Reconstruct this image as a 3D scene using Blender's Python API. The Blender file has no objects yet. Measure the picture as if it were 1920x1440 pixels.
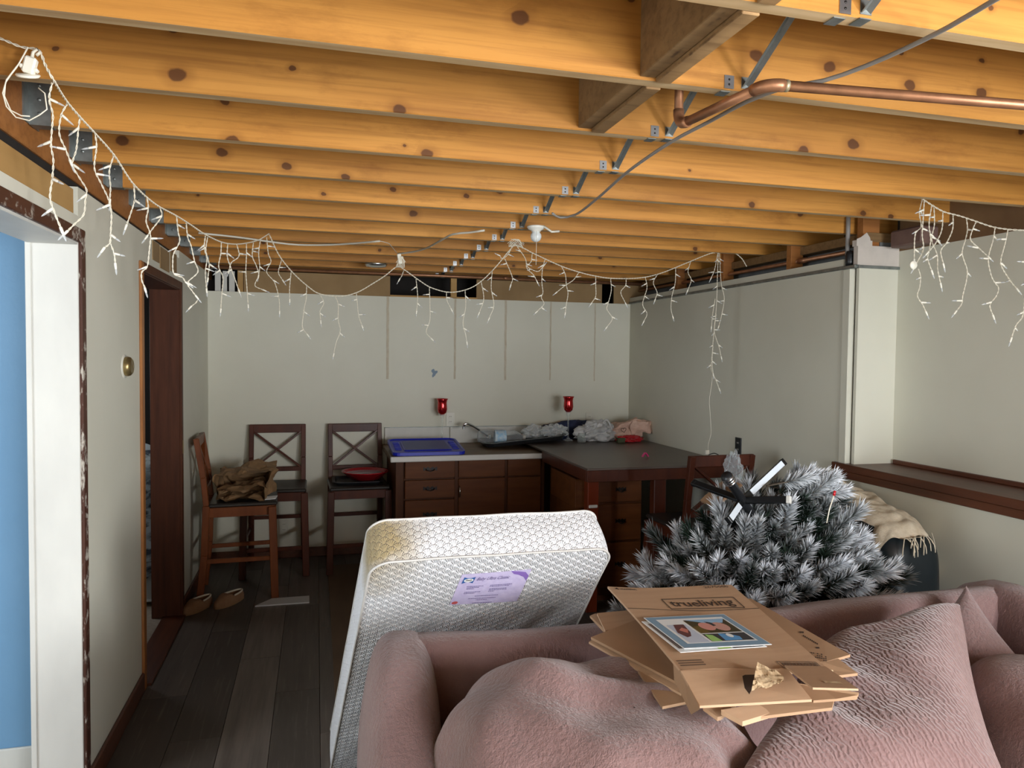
import bpy, math, random
import numpy as np
from mathutils import Vector, Matrix, noise as mnoise
mnoise.seed_set(7)

# ------------------------------------------------------------------ camera
scene = bpy.context.scene
COL = scene.collection
F_PX = 1370.5
CAM = np.array([0.0, 0.0, 1.58])
def cam_axes(yaw, pitch, roll):
    f = np.array([math.sin(yaw)*math.cos(pitch), math.cos(yaw)*math.cos(pitch), -math.sin(pitch)])
    r = np.array([math.cos(yaw), -math.sin(yaw), 0.0])
    d = np.cross(f, r)
    if d[2] > 0: d = -d
    c, s = math.cos(roll), math.sin(roll)
    return np.array([c*r+s*d, -s*r+c*d, f])
AX = cam_axes(*np.radians([15.014, 2.106, -0.617]))
def at(x, y, **k):
    """world point seen at photo pixel (x, y) on the plane X=, Y= or Z="""
    d = AX.T @ np.array([(x-960)/F_PX, (y-720)/F_PX, 1.0])
    (a, v), = k.items()
    i = 'XYZ'.index(a)
    return Vector((CAM + d*((v-CAM[i])/d[i])).tolist())
cd = bpy.data.cameras.new('camera'); co = bpy.data.objects.new('camera', cd); COL.objects.link(co)
cd.sensor_width = 36.0; cd.lens = F_PX/1920*36.0; cd.clip_start = 0.02
r_, d_, f_ = AX
co.matrix_world = Matrix(((r_[0], -d_[0], -f_[0], CAM[0]), (r_[1], -d_[1], -f_[1], CAM[1]), (r_[2], -d_[2], -f_[2], CAM[2]), (0, 0, 0, 1)))
scene.camera = co
# ------------------------------------------------------------------ world, daylight, exposure
scene.view_settings.view_transform = 'Standard'; scene.view_settings.look = 'None'
scene.view_settings.gamma = 1.0; scene.view_settings.use_curve_mapping = False
scene.view_settings.exposure = 0.22
w = bpy.data.worlds.new('sky'); scene.world = w; w.use_nodes = True
w.node_tree.nodes['Background'].inputs[0].default_value = (0.72, 0.84, 1.0, 1)
w.node_tree.nodes['Background'].inputs[1].default_value = 1.0
def area(name, loc, direction, sx, sy, power, col):
    l = bpy.data.lights.new(name, 'AREA'); l.shape = 'RECTANGLE'; l.size = sx; l.size_y = sy
    l.energy = power; l.color = col
    o = bpy.data.objects.new(name, l); COL.objects.link(o); o.location = loc
    o.rotation_euler = Vector(direction).to_track_quat('-Z', 'Z').to_euler()
    return o
# daylight entering through the window over the ledge, the glass door behind the camera and the blue room's window
area('window_daylight', (2.99, -1.30, 1.60), (-1, 0, 0), 1.30, 0.86, 330, (0.96, 0.98, 1.0))
area('glass_door_daylight', (1.93, -2.56, 1.05), (0, 1, 0), 1.80, 1.90, 190, (0.90, 0.95, 1.0))
area('blue_room_daylight', (-3.24, 0.75, 1.55), (1, 0.12, 0.1), 1.5, 1.3, 72, (0.90, 0.95, 1.0))
area('store_room_daylight', (-2.20, 5.35, 1.50), (1, 0, -0.2), 0.7, 0.7, 9, (0.92, 0.96, 1.0))

# ------------------------------------------------------------------ helpers
ORG = {}
class MB:
    def __init__(s): s.v = []; s.f = []; s.m = []; s.mi = 0; s.uv = None; s.sm = []; s.smooth = False
    def add(s, vs, fs):
        b = len(s.v); s.v.extend([tuple(p) for p in vs])
        for f in fs: s.f.append(tuple(i+b for i in f)); s.m.append(s.mi); s.sm.append(s.smooth)
        return b
    def quad(s, a, b, c, d): s.add((a, b, c, d), ((0, 1, 2, 3),))
    def box(s, x0, x1, y0, y1, z0, z1, c=0.0):
        return s.obox(((x0+x1)/2, (y0+y1)/2, (z0+z1)/2), (1, 0, 0), (0, 1, 0), (0, 0, 1), (x1-x0)/2, (y1-y0)/2, (z1-z0)/2, c)
    def obox(s, ctr, ex, ey, ez, hx, hy, hz, c=0.0):
        C = Vector(ctr); ex = Vector(ex); ey = Vector(ey); ez = Vector(ez)
        P = lambda a, b, d: C+ex*a+ey*b+ez*d
        if c <= 0:
            vs = [P(x, y, z) for x in (-hx, hx) for y in (-hy, hy) for z in (-hz, hz)]
            s.add(vs, ((0, 1, 3, 2), (4, 6, 7, 5), (0, 4, 5, 1), (2, 3, 7, 6), (0, 2, 6, 4), (1, 5, 7, 3))); return
        c = min(c, hx*.9, hy*.9, hz*.9)
        vs = []; idx = {}
        for sx in (-1, 1):
            for sy in (-1, 1):
                for sz in (-1, 1):
                    for k in range(3):
                        q = [sx*(hx-c), sy*(hy-c), sz*(hz-c)]; q[k] = (sx*hx, sy*hy, sz*hz)[k]
                        idx[(sx, sy, sz, k)] = len(vs); vs.append(P(*q))
        fs = []
        for k in range(3):
            a, b = [i for i in range(3) if i != k]
            for sg in (-1, 1):
                ring = []
                for (p, q) in ((-1, -1), (1, -1), (1, 1), (-1, 1)):
                    t = [0, 0, 0]; t[k] = sg; t[a] = p; t[b] = q; ring.append(idx[(*t, k)])
                fs.append(ring)
        for k in range(3):   # edges along axis k
            a, b = [i for i in range(3) if i != k]
            for p in (-1, 1):
                for q in (-1, 1):
                    t0 = [0, 0, 0]; t0[k] = -1; t0[a] = p; t0[b] = q
                    t1 = list(t0); t1[k] = 1
                    fs.append([idx[(*t0, a)], idx[(*t1, a)], idx[(*t1, b)], idx[(*t0, b)]])
        for sx in (-1, 1):
            for sy in (-1, 1):
                for sz in (-1, 1): fs.append([idx[(sx, sy, sz, k)] for k in range(3)])
        # orient outward
        out = []
        for f in fs:
            p = [vs[i] for i in f]; n = (p[1]-p[0]).cross(p[2]-p[0]); ctr2 = sum(p, Vector())/len(p)
            out.append(f if n.dot(ctr2-C) > 0 else f[::-1])
        s.add(vs, out)
    def bar(s, p0, p1, w, h, up=(0, 0, 1), c=0.0):
        p0 = Vector(p0); p1 = Vector(p1); ez = (p1-p0); L = ez.length; ez.normalize()
        ex = Vector(up).cross(ez)
        if ex.length < 1e-4: ex = Vector((1, 0, 0)).cross(ez)
        ex.normalize(); ey = ez.cross(ex)
        s.obox((p0+p1)/2, ex, ey, ez, w/2, h/2, L/2, c)
    def tube(s, pts, r, n=8, caps=True, closed=False):
        pts = [Vector(p) for p in pts]; m = len(pts)
        rr = r if hasattr(r, '__len__') else [r]*m
        vs = []; up = None
        for i in range(m):
            if closed: t = pts[(i+1) % m]-pts[i-1]
            else: t = pts[min(i+1, m-1)]-pts[max(i-1, 0)]
            if t.length < 1e-9: t = Vector((0, 0, 1))
            t.normalize()
            if up is None: up = Vector((0, 0, 1)) if abs(t.z) < .9 else Vector((1, 0, 0))
            a = up-t*up.dot(t)
            if a.length < 1e-6: a = t.orthogonal()
            a.normalize(); up = a; b = t.cross(a)
            for k in range(n):
                an = 2*math.pi*k/n; vs.append(pts[i]+(a*math.cos(an)+b*math.sin(an))*rr[i])
        fs = []
        for i in range(m if closed else m-1):
            j = (i+1) % m
            for k in range(n): fs.append((i*n+k, i*n+(k+1) % n, j*n+(k+1) % n, j*n+k))
        if caps and not closed: fs.append(tuple(range(n))[::-1]); fs.append(tuple((m-1)*n+k for k in range(n)))
        sm = s.smooth; s.smooth = True; s.add(vs, fs); s.smooth = sm
    def lathe(s, prof, ctr, n=24, ex=(1, 0, 0), ey=(0, 1, 0), ez=(0, 0, 1)):
        C = Vector(ctr); ex = Vector(ex); ey = Vector(ey); ez = Vector(ez)
        vs = []
        for (r, z) in prof:
            for k in range(n):
                a = 2*math.pi*k/n; vs.append(C+(ex*math.cos(a)+ey*math.sin(a))*r+ez*z)
        fs = []
        for i in range(len(prof)-1):
            for k in range(n): fs.append((i*n+k, i*n+(k+1) % n, (i+1)*n+(k+1) % n, (i+1)*n+k))
        sm = s.smooth; s.smooth = True; s.add(vs, fs); s.smooth = sm
    def grid(s, fn, nu, nv, wrap_u=False):
        b = len(s.v); vs = [fn(i/(nu if wrap_u else nu-1), j/(nv-1)) for j in range(nv) for i in range(nu)]
        fs = []
        for j in range(nv-1):
            for i in range(nu if wrap_u else nu-1):
                i2 = (i+1) % nu; fs.append((j*nu+i, j*nu+i2, (j+1)*nu+i2, (j+1)*nu+i))
        sm = s.smooth; s.smooth = True; s.add(vs, fs); s.smooth = sm
    def prism(s, poly, z0, z1):
        n = len(poly)
        vs = [(x, y, z0) for x, y in poly]+[(x, y, z1) for x, y in poly]
        fs = [tuple(range(n))[::-1], tuple(range(n, 2*n))]+[(i, (i+1) % n, n+(i+1) % n, n+i) for i in range(n)]
        s.add(vs, fs)
    def sheet(s, pts, th, nrm=(0, 0, 1)):
        """thin slab: polygon of 3D points extruded by th along nrm"""
        n = len(pts); N = Vector(nrm).normalized()*th
        vs = [Vector(p) for p in pts]+[Vector(p)+N for p in pts]
        s.add(vs, [tuple(range(n))[::-1], tuple(range(n, 2*n))]+[(i, (i+1) % n, n+(i+1) % n, n+i) for i in range(n)])
    def mesh(s, name, mats, origin=(0, 0, 0)):
        o = Vector(origin); me = bpy.data.meshes.new(name)
        me.from_pydata([(p[0]-o.x, p[1]-o.y, p[2]-o.z) for p in s.v], [], s.f)
        for m in (mats if isinstance(mats, (list, tuple)) else [mats]): me.materials.append(m)
        me.polygons.foreach_set('material_index', s.m); me.polygons.foreach_set('use_smooth', s.sm)
        me.update(); return me
    def build(s, name, mats, parent=None, base=None):
        if parent is not None: org = ORG.get(parent.name, (0, 0, 0))
        elif base is not None: org = base
        else:
            a = np.array(s.v); org = ((a[:, 0].min()+a[:, 0].max())/2, (a[:, 1].min()+a[:, 1].max())/2, a[:, 2].min())
        o = bpy.data.objects.new(name, s.mesh(name, mats, org)); COL.objects.link(o)
        if parent is not None: o.parent = parent
        else: o.location = org
        ORG[o.name] = tuple(org); return o
def box_obj(name, m, parent, x0, x1, y0, y1, z0, z1, c=0.0):
    b = MB(); b.box(x0, x1, y0, y1, z0, z1, c); return b.build(name, m, parent)
def tag(o, label, cat, group=None):
    o['label'] = label; o['category'] = cat
    if group: o['group'] = group
    return o
def struct(o): o['kind'] = 'structure'; return o
def thing(name, loc, label, cat, group=None):
    o = bpy.data.objects.new(name, None); COL.objects.link(o); o.location = loc; o.empty_display_size = .1
    ORG[o.name] = tuple(loc); return tag(o, label, cat, group)
def sharelink(name, me, parent, loc=(0, 0, 0), rot=None, scale=None):
    o = bpy.data.objects.new(name, me); COL.objects.link(o); o.parent = parent; o.location = loc
    if rot is not None: o.rotation_mode = 'QUATERNION'; o.rotation_quaternion = rot
    if scale is not None: o.scale = (scale,)*3
    return o
def copy_tree(o, parent=None):
    c = o.copy(); COL.objects.link(c); c.parent = parent
    for ch in list(o.children): copy_tree(ch, c)
    return c
def crom(pts, step):
    """smooth path through points, resampled"""
    P = [Vector(p) for p in pts]
    if len(P) < 3:
        n = max(2, int((P[1]-P[0]).length/step)+1); return [P[0].lerp(P[1], i/(n-1)) for i in range(n)]
    Q = [P[0]*2-P[1]]+P+[P[-1]*2-P[-2]]; out = []
    for i in range(1, len(Q)-2):
        a, b, c, d = Q[i-1], Q[i], Q[i+1], Q[i+2]; n = max(1, int((c-b).length/step))
        for k in range(n):
            t = k/n; out.append(.5*((2*b)+(c-a)*t+(2*a-5*b+4*c-d)*t*t+(3*b-a-3*c+d)*t**3))
    out.append(P[-1]); return out

# ------------------------------------------------------------------ materials
class NT:
    def __init__(s, name):
        s.m = bpy.data.materials.new(name); s.m.use_nodes = True; s.t = s.m.node_tree
        s.b = s.t.nodes['Principled BSDF']; s.o = s.t.nodes['Material Output']
    def n(s, kind, **k):
        nd = s.t.nodes.new('ShaderNode'+kind)
        for a, v in k.items(): setattr(nd, a, v)
        return nd
    def l(s, a, b): s.t.links.new(a, b)
    def math(s, op, a, b=None, c=None):
        nd = s.n('Math', operation=op)
        for i, v in enumerate((a, b, c)):
            if v is None: continue
            if hasattr(v, 'is_output'): s.l(v, nd.inputs[i])
            else: nd.inputs[i].default_value = v
        return nd.outputs[0]
    def mix(s, fac, a, b, mode='MIX'):
        nd = s.n('Mix', data_type='RGBA', blend_type=mode)
        for sock, v in ((nd.inputs[0], fac), (nd.inputs[6], a), (nd.inputs[7], b)):
            if hasattr(v, 'is_output'): s.l(v, sock)
            elif isinstance(v, (int, float)): sock.default_value = v
            else: sock.default_value = (*v, 1)
        return nd.outputs[2]
    def noise(s, scale, sc=1.0, detail=4, rough=.55, coord='Object', off=None):
        tc = s.n('TexCoord'); mp = s.n('Mapping'); mp.inputs['Scale'].default_value = scale
        s.l(tc.outputs[coord], mp.inputs['Vector'])
        if off is not None: s.l(off, mp.inputs['Location'])
        nz = s.n('TexNoise'); nz.inputs['Scale'].default_value = sc; nz.inputs['Detail'].default_value = detail
        nz.inputs['Roughness'].default_value = rough
        s.l(mp.outputs[0], nz.inputs['Vector']); return nz.outputs['Fac']
    def ramp(s, fac, lo, hi):
        nd = s.n('MapRange'); nd.inputs[1].default_value = lo; nd.inputs[2].default_value = hi
        s.l(fac, nd.inputs[0]); return nd.outputs[0]
    def bump(s, h, strength, dist=.01):
        nd = s.n('Bump'); nd.inputs['Strength'].default_value = strength; nd.inputs['Distance'].default_value = dist
        s.l(h, nd.inputs['Height']); s.l(nd.outputs[0], s.b.inputs['Normal'])
    def col(s, c):
        if hasattr(c, 'is_output'): s.l(c, s.b.inputs['Base Color'])
        else: s.b.inputs['Base Color'].default_value = (*c, 1)
    def rnd(s):
        return s.n('ObjectInfo').outputs['Random']
def srgb(r, g, b):
    return tuple((x/255/12.92 if x <= 10 else ((x/255+.055)/1.055)**2.4) for x in (r, g, b))
def mat(name, c, rough=.6, c2=None, scale=(8, 8, 8), lo=.35, hi=.7, bump=0, bscale=None, bdist=.004, metal=0, rnd=0, spec=.5, coat=0, detail=4):
    t = NT(name); base = c
    if c2 is not None: base = t.mix(t.ramp(t.noise(scale, detail=detail), lo, hi), c, c2)
    if rnd:
        k = t.math('MULTIPLY_ADD', t.rnd(), 2*rnd, 1-rnd)
        cb = t.n('CombineXYZ')
        for i in range(3): t.l(k, cb.inputs[i])
        base = t.mix(1.0, base, cb.outputs[0], 'MULTIPLY')
    t.col(base); t.b.inputs['Roughness'].default_value = rough; t.b.inputs['Metallic'].default_value = metal
    t.b.inputs['Specular IOR Level'].default_value = spec
    if coat: t.b.inputs['Coat Weight'].default_value = coat; t.b.inputs['Coat Roughness'].default_value = .15
    if bump: t.bump(t.noise(bscale or scale, detail=5), bump, bdist)
    return t.m
def clear(name, col, op=.18, rough=.05):
    """thin clear plastic or glass: mostly see-through with a sheen"""
    t = NT(name); tr = t.n('BsdfTransparent'); tr.inputs[0].default_value = (*col, 1)
    t.b.inputs['Base Color'].default_value = (.9, .93, .95, 1); t.b.inputs['Roughness'].default_value = rough
    lw = t.n('LayerWeight'); lw.inputs[0].default_value = .35
    f = t.math('MINIMUM', t.math('ADD', t.math('MULTIPLY', lw.outputs['Facing'], .5), op), 1.0)
    mx = t.n('MixShader'); t.l(f, mx.inputs[0]); t.l(tr.outputs[0], mx.inputs[1]); t.l(t.b.outputs[0], mx.inputs[2])
    t.l(mx.outputs[0], t.o.inputs['Surface']); return t.m

def joist_wood(name, c1, c2, cb, kn):
    t = NT(name)
    tc = t.n('TexCoord'); oi = t.n('ObjectInfo')
    off = t.n('CombineXYZ'); t.l(t.math('MULTIPLY', oi.outputs['Random'], 37.0), off.inputs[0]); t.l(t.math('MULTIPLY', oi.outputs['Random'], 11.0), off.inputs[2])
    va = t.n('VectorMath', operation='ADD'); t.l(tc.outputs['Object'], va.inputs[0]); t.l(off.outputs[0], va.inputs[1])
    def nz(scale, detail, rough=.5):
        mp = t.n('Mapping'); mp.inputs['Scale'].default_value = scale; t.l(va.outputs[0], mp.inputs[0])
        n = t.n('TexNoise'); n.inputs['Scale'].default_value = 1; n.inputs['Detail'].default_value = detail; n.inputs['Roughness'].default_value = rough
        t.l(mp.outputs[0], n.inputs['Vector']); return n.outputs['Fac']
    big = t.ramp(nz((1.1, 3, 5), 3), .3, .7)
    grain = nz((1.6, 40, 58), 5, .62)
    stain = t.ramp(nz((2.6, 8, 8), 6, .68), .55, .72)
    base = t.mix(big, c1, c2)
    base = t.mix(t.math('MULTIPLY', t.ramp(grain, .46, .70), .55), base, cb)
    base = t.mix(t.math('MULTIPLY', stain, .60), base, cb)
    # knots: scattered dark discs in the board face
    mp = t.n('Mapping'); mp.inputs['Scale'].default_value = (4.0, .01, 5.2); t.l(va.outputs[0], mp.inputs[0])
    wob = t.n('TexNoise'); wob.inputs['Scale'].default_value = 30; t.l(va.outputs[0], wob.inputs['Vector'])
    wv = t.n('VectorMath', operation='SCALE'); t.l(wob.outputs['Color'], wv.inputs[0]); wv.inputs['Scale'].default_value = .06
    v2 = t.n('VectorMath', operation='ADD'); t.l(mp.outputs[0], v2.inputs[0]); t.l(wv.outputs[0], v2.inputs[1])
    sx_ = t.n('SeparateXYZ'); t.l(v2.outputs[0], sx_.inputs[0]); cx_ = t.n('CombineXYZ'); t.l(sx_.outputs[0], cx_.inputs[0]); t.l(sx_.outputs[2], cx_.inputs[1])
    vo = t.n('TexVoronoi', voronoi_dimensions='2D'); vo.inputs['Scale'].default_value = 1.0; t.l(cx_.outputs[0], vo.inputs['Vector'])
    sep = t.n('SeparateColor'); t.l(vo.outputs['Color'], sep.inputs[0])
    size = t.math('MULTIPLY_ADD', sep.outputs[1], .07, .025)
    dd = t.math('DIVIDE', vo.outputs['Distance'], size)
    pick = t.math('GREATER_THAN', sep.outputs[0], .45)
    core = t.math('MULTIPLY', t.ramp(dd, 1.05, .8), pick)
    halo = t.math('MULTIPLY', t.math('MULTIPLY', t.ramp(dd, 2.4, 1.0), pick), .45)
    base = t.mix(halo, base, cb)
    base = t.mix(t.math('MULTIPLY', core, .85), base, kn)
    k = t.math('MULTIPLY_ADD', oi.outputs['Random'], .40, .78); cx = t.n('CombineXYZ')
    for i in range(3): t.l(k, cx.inputs[i])
    base = t.mix(1.0, base, cx.outputs[0], 'MULTIPLY')
    t.col(base); t.b.inputs['Roughness'].default_value = .55; t.b.inputs['Specular IOR Level'].default_value = .3
    t.bump(grain, .15, .003); return t.m

MT = {}
MT['joist'] = joist_wood('pine_joist', (.62, .29, .062), (.47, .195, .036), (.24, .085, .015), (.085, .028, .010))
MT['joistedge'] = mat('pale_joist_edge', (.56, .40, .22), .7, (.40, .25, .11), (2, 30, 10), lo=.35, hi=.65, rnd=.15)
MT['oldwood'] = joist_wood('rough_grey_lumber', (.36, .22, .10), (.27, .155, .065), (.13, .07, .03), (.06, .03, .015))
MT['beam'] = joist_wood('fir_beam', (.42, .175, .05), (.34, .13, .035), (.20, .07, .018), (.07, .025, .01))
MT['subfloor'] = mat('subfloor_ply', (.20, .11, .045), .8, (.12, .06, .025), (3, 3, 3))
MT['wall'] = mat('cream_wall_paint', (.69, .675, .57), .62, (.63, .615, .51), (1.2, 1.2, 1.2), bump=.08, bscale=(90, 90, 90), bdist=.002)
MT['plaster'] = mat('pinkish_plaster', (.62, .56, .50), .8, (.52, .47, .42), (9, 9, 9), bump=.2, bscale=(60, 60, 60))
MT['blue'] = mat('blue_wall_paint', (.155, .31, .485), .5, (.14, .29, .46), (2, 2, 2), bump=.25, bscale=(45, 45, 45), bdist=.003)
MT['white'] = mat('white_trim_paint', (.64, .63, .58), .5, (.56, .55, .51), (5, 5, 2))
def scuffed_trim():
    t = NT('brown_trim_scuffed'); n1 = t.ramp(t.noise((60, 14, 14), detail=5, rough=.7), .54, .64)
    t.col(t.mix(t.math('MULTIPLY', n1, .8), t.mix(t.noise((40, 6, 6)), (.085, .028, .014), (.05, .016, .009)), (.62, .58, .50)))
    t.b.inputs['Roughness'].default_value = .5; return t.m
MT['trim'] = scuffed_trim()
MT['brown'] = mat('brown_stained_wood', (.10, .032, .014), .5, (.06, .019, .009), (30, 30, 2.5), bump=.05, spec=.25)
MT['brown_h'] = mat('brown_stained_ledge', (.12, .038, .016), .40, (.075, .024, .011), (30, 2.5, 30), bump=.05)
MT['orange'] = mat('orange_varnished_edge', (.36, .14, .035), .45, (.24, .085, .02), (30, 30, 3))
MT['tanboard'] = mat('tan_bare_board', (.47, .28, .10), .75, (.40, .23, .075), (3, 2, 10))
MT['kraftband'] = mat('tan_fibreboard', (.33, .215, .10), .85, (.27, .17, .075), (4, 4, 4))
MT['dark'] = mat('painted_shade', (.012, .009, .007), .9)  # near-black colour that stands for shade in gaps and holes
MT['concrete'] = mat('grey_concrete', (.20, .21, .21), .9, (.14, .15, .15), (7, 7, 7), bump=.3)
MT['galv'] = mat('galvanised_steel', (.30, .32, .31), .45, (.20, .22, .21), (25, 25, 25), metal=.75)
MT['steel'] = mat('bright_steel', (.55, .56, .56), .3, metal=1)
MT['chrome'] = mat('chrome', (.7, .71, .72), .12, metal=1)
MT['copper'] = mat('aged_copper', (.44, .21, .11), .42, (.30, .14, .07), (18, 18, 18), metal=.6)
MT['solder'] = mat('dull_solder', (.42, .35, .22), .5, metal=.7)
MT['cable'] = mat('grey_cable', (.27, .25, .23), .5)
MT['nm'] = mat('white_cable', (.68, .64, .54), .5)
MT['porc'] = mat('white_porcelain', (.75, .73, .66), .25)
MT['bulbglass'] = mat('frosted_bulb', (.72, .75, .74), .25)
def plank_mat():
    t = NT('grey_brown_vinyl_plank'); oi = t.n('ObjectInfo')
    cx = t.n('CombineXYZ'); t.l(t.math('MULTIPLY', oi.outputs['Random'], 50), cx.inputs[0])
    g = t.noise((22, 1.6, 5), detail=5, off=cx.outputs[0]); g2 = t.noise((70, 3, 5), detail=3, off=cx.outputs[0])
    a = t.mix(oi.outputs['Random'], (.072, .058, .049), (.175, .145, .124))
    a = t.mix(t.math('MULTIPLY', t.ramp(g, .4, .7), .6), a, (.055, .044, .037)); a = t.mix(t.math('MULTIPLY', t.ramp(g2, .55, .75), .3), a, (.24, .21, .185))
    t.col(a); t.b.inputs['Roughness'].default_value = .48; t.b.inputs['Specular IOR Level'].default_value = .35; t.bump(g2, .06, .002); return t.m
MT['plank'] = plank_mat()
MT['mat_brown'] = mat('brown_floor_mat', (.15, .095, .055), .7, (.11, .068, .038), (6, 2, 3))
MT['carpet'] = mat('beige_carpet', (.42, .36, .29), .95, (.33, .28, .22), (40, 40, 40), bump=.5, bscale=(250, 250, 250))
MT['chair'] = mat('dark_cherry_wood', (.085, .020, .008), .38, (.052, .012, .006), (14, 14, 3), spec=.3, rnd=.15)
MT['chair_lit'] = mat('lit_cherry_wood', (.20, .055, .014), .38, (.125, .032, .009), (14, 14, 3), spec=.3)  # stool cherry wood with the left stool's brighter light put into the colour
MT['seat'] = mat('black_seat', (.03, .024, .02), .38, (.02, .016, .014), (9, 9, 9))
MT['cab'] = mat('walnut_cabinet', (.15, .048, .013), .5, (.095, .029, .008), (3, 14, 22), lo=.3, hi=.75, bump=.05, spec=.2)
MT['cabdark'] = mat('walnut_cabinet_frame', (.10, .032, .009), .5, (.065, .020, .006), (14, 14, 3), spec=.2)
MT['redpost'] = mat('glossy_red_brown_post', (.17, .026, .008), .2, (.11, .018, .006), (20, 20, 2), coat=.5)
MT['laminate'] = mat('dark_laminate', (.125, .094, .078), .36, (.10, .076, .063), (5, 5, 5))
MT['counter'] = mat('brown_counter', (.20, .12, .055), .5, (.13, .075, .035), (4, 10, 4))
MT['blackmetal'] = mat('dark_bronze', (.02, .016, .014), .35, metal=.6)
MT['blackplastic'] = mat('black_plastic', (.014, .015, .017), .35)
MT['bluelid'] = mat('blue_plastic', (.008, .018, .42), .35)
MT['bluehaze'] = mat('blue_grey_plastic', (.06, .075, .27), .5)
MT['red'] = mat('red_plastic', (.42, .012, .018), .25, coat=.3)
MT['redglass'] = mat('red_mercury_glass', (.62, .012, .014), .13, (.42, .006, .008), (4, 4, 30), metal=.75, coat=.6)
MT['clear'] = clear('clear_plastic', (.93, .96, .97), .10, .06)
MT['glass'] = clear('clear_glass', (.95, .97, .95), .10, .03)
MT['film'] = clear('cloudy_plastic_bag', (.97, .98, .97), .38, .35)
MT['bagwhite'] = mat('white_plastic_bag', (.60, .60, .59), .4, (.46, .46, .47), (20, 20, 20))
MT['label'] = mat('pale_blue_label', (.30, .56, .80), .5, (.75, .84, .9), (40, 40, 40))
MT['bagpink'] = mat('pale_pink_paper', (.66, .44, .34), .7, (.56, .35, .27), (9, 9, 9), bump=.3)
MT['navy'] = mat('navy_cloth', (.012, .018, .06), .8, (.02, .03, .09), (30, 30, 30), bump=.4)
MT['pink'] = mat('pink_plastic', (.75, .05, .22), .35)
MT['greydark'] = mat('grey_print', (.16, .15, .14), .5, (.42, .40, .38), (16, 16, 30), lo=.5, hi=.56)
MT['kraft'] = mat('brown_paper', (.29, .17, .078), .75, (.23, .13, .057), (12, 12, 12), bump=.25, bscale=(18, 18, 18), bdist=.01)
MT['card'] = mat('corrugated_cardboard', (.52, .335, .205), .72, (.455, .285, .17), (3, 40, 3), lo=.3, hi=.8, bump=.06, bscale=(6, 70, 6))
MT['card2'] = mat('darker_cardboard', (.40, .245, .14), .75, (.335, .20, .11), (4, 4, 4))
MT['cardedge'] = mat('torn_cardboard', (.66, .50, .31), .85, (.50, .34, .19), (50, 50, 50), bump=.5, bscale=(80, 80, 80))
MT['ink'] = mat('brown_black_ink', (.05, .028, .018), .7)
MT['paper'] = mat('white_paper', (.78, .80, .80), .6)
MT['photoborder'] = mat('blue_grey_print', (.20, .33, .46), .4)
MT['tan_suede'] = mat('tan_suede', (.30, .165, .085), .85, (.24, .125, .062), (22, 22, 22), bump=.25, bscale=(150, 150, 150))
MT['fleece'] = mat('cream_fleece', (.68, .62, .50), .95)
MT['board'] = mat('white_floor_board', (.62, .63, .64), .5)
MT['brass'] = mat('aged_brass', (.36, .27, .12), .35, (.24, .17, .07), (30, 30, 30), metal=.8)
MT['ivory'] = mat('ivory_plastic', (.66, .64, .55), .4)
MT['bulbwire'] = mat('cream_lamp_wire', (.80, .74, .60), .5)
MT['bulbsock'] = mat('white_bulb_socket', (.86, .82, .70), .4)
MT['bulbtip'] = clear('clear_mini_bulb', (.9, .9, .88), .30, .08)
MT['leather'] = mat('black_leather', (.010, .015, .018), .33, (.007, .011, .013), (6, 6, 6), bump=.12, bscale=(120, 120, 120), bdist=.002, spec=.4)
MT['cream'] = mat('cream_throw', (.70, .61, .47), .9, (.58, .48, .34), (30, 30, 30), bump=.5, bscale=(160, 160, 160))
def stripe():
    t = NT('striped_bedding'); n = t.ramp(t.noise((6, 6, 22), detail=3), .44, .56)
    t.col(t.mix(n, (.62, .70, .82), (.06, .08, .13))); t.b.inputs['Roughness'].default_value = .8; return t.m
MT['bedding'] = stripe()
# ------------------------------------------------------------------ room shell
XL, XR, YB = -0.785, 2.64, 5.90
XN = 2.897            # recessed upper right wall
b = MB(); b.box(-3.5, 3.3, -2.9, 6.5, -.12, -.012); floor = struct(b.build('floor', MT['subfloor'], base=(0, 0, 0)))
random.seed(4)
PW, PL, PG = .198, 1.22, .0015
pm = {}
def plank_mesh(wd, ln):
    k = (round(wd, 3), round(ln, 3))
    if k not in pm:
        m = MB(); m.box(0, wd-PG, 0, ln-PG, -.012, 0, .0015); pm[k] = m.mesh('plank', MT['plank'])
    return pm[k]
x = XL+.012; i = 0
while x < XR:
    wd = min(PW, XR-x)
    y = -2.5-((i*.43) % PL)
    while y < YB:
        y0 = max(y, -2.5); y1 = min(y+PL, YB)
        if y1-y0 > .05: sharelink('plank', plank_mesh(wd, y1-y0), floor, (x, y0, 0))
        y += PL
    x += PW; i += 1
b = MB(); b.box(-3.4, XL+.010, -2.5, 6.2, -.012, 0); struct(b.build('floor_side_room', MT['carpet']))
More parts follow.
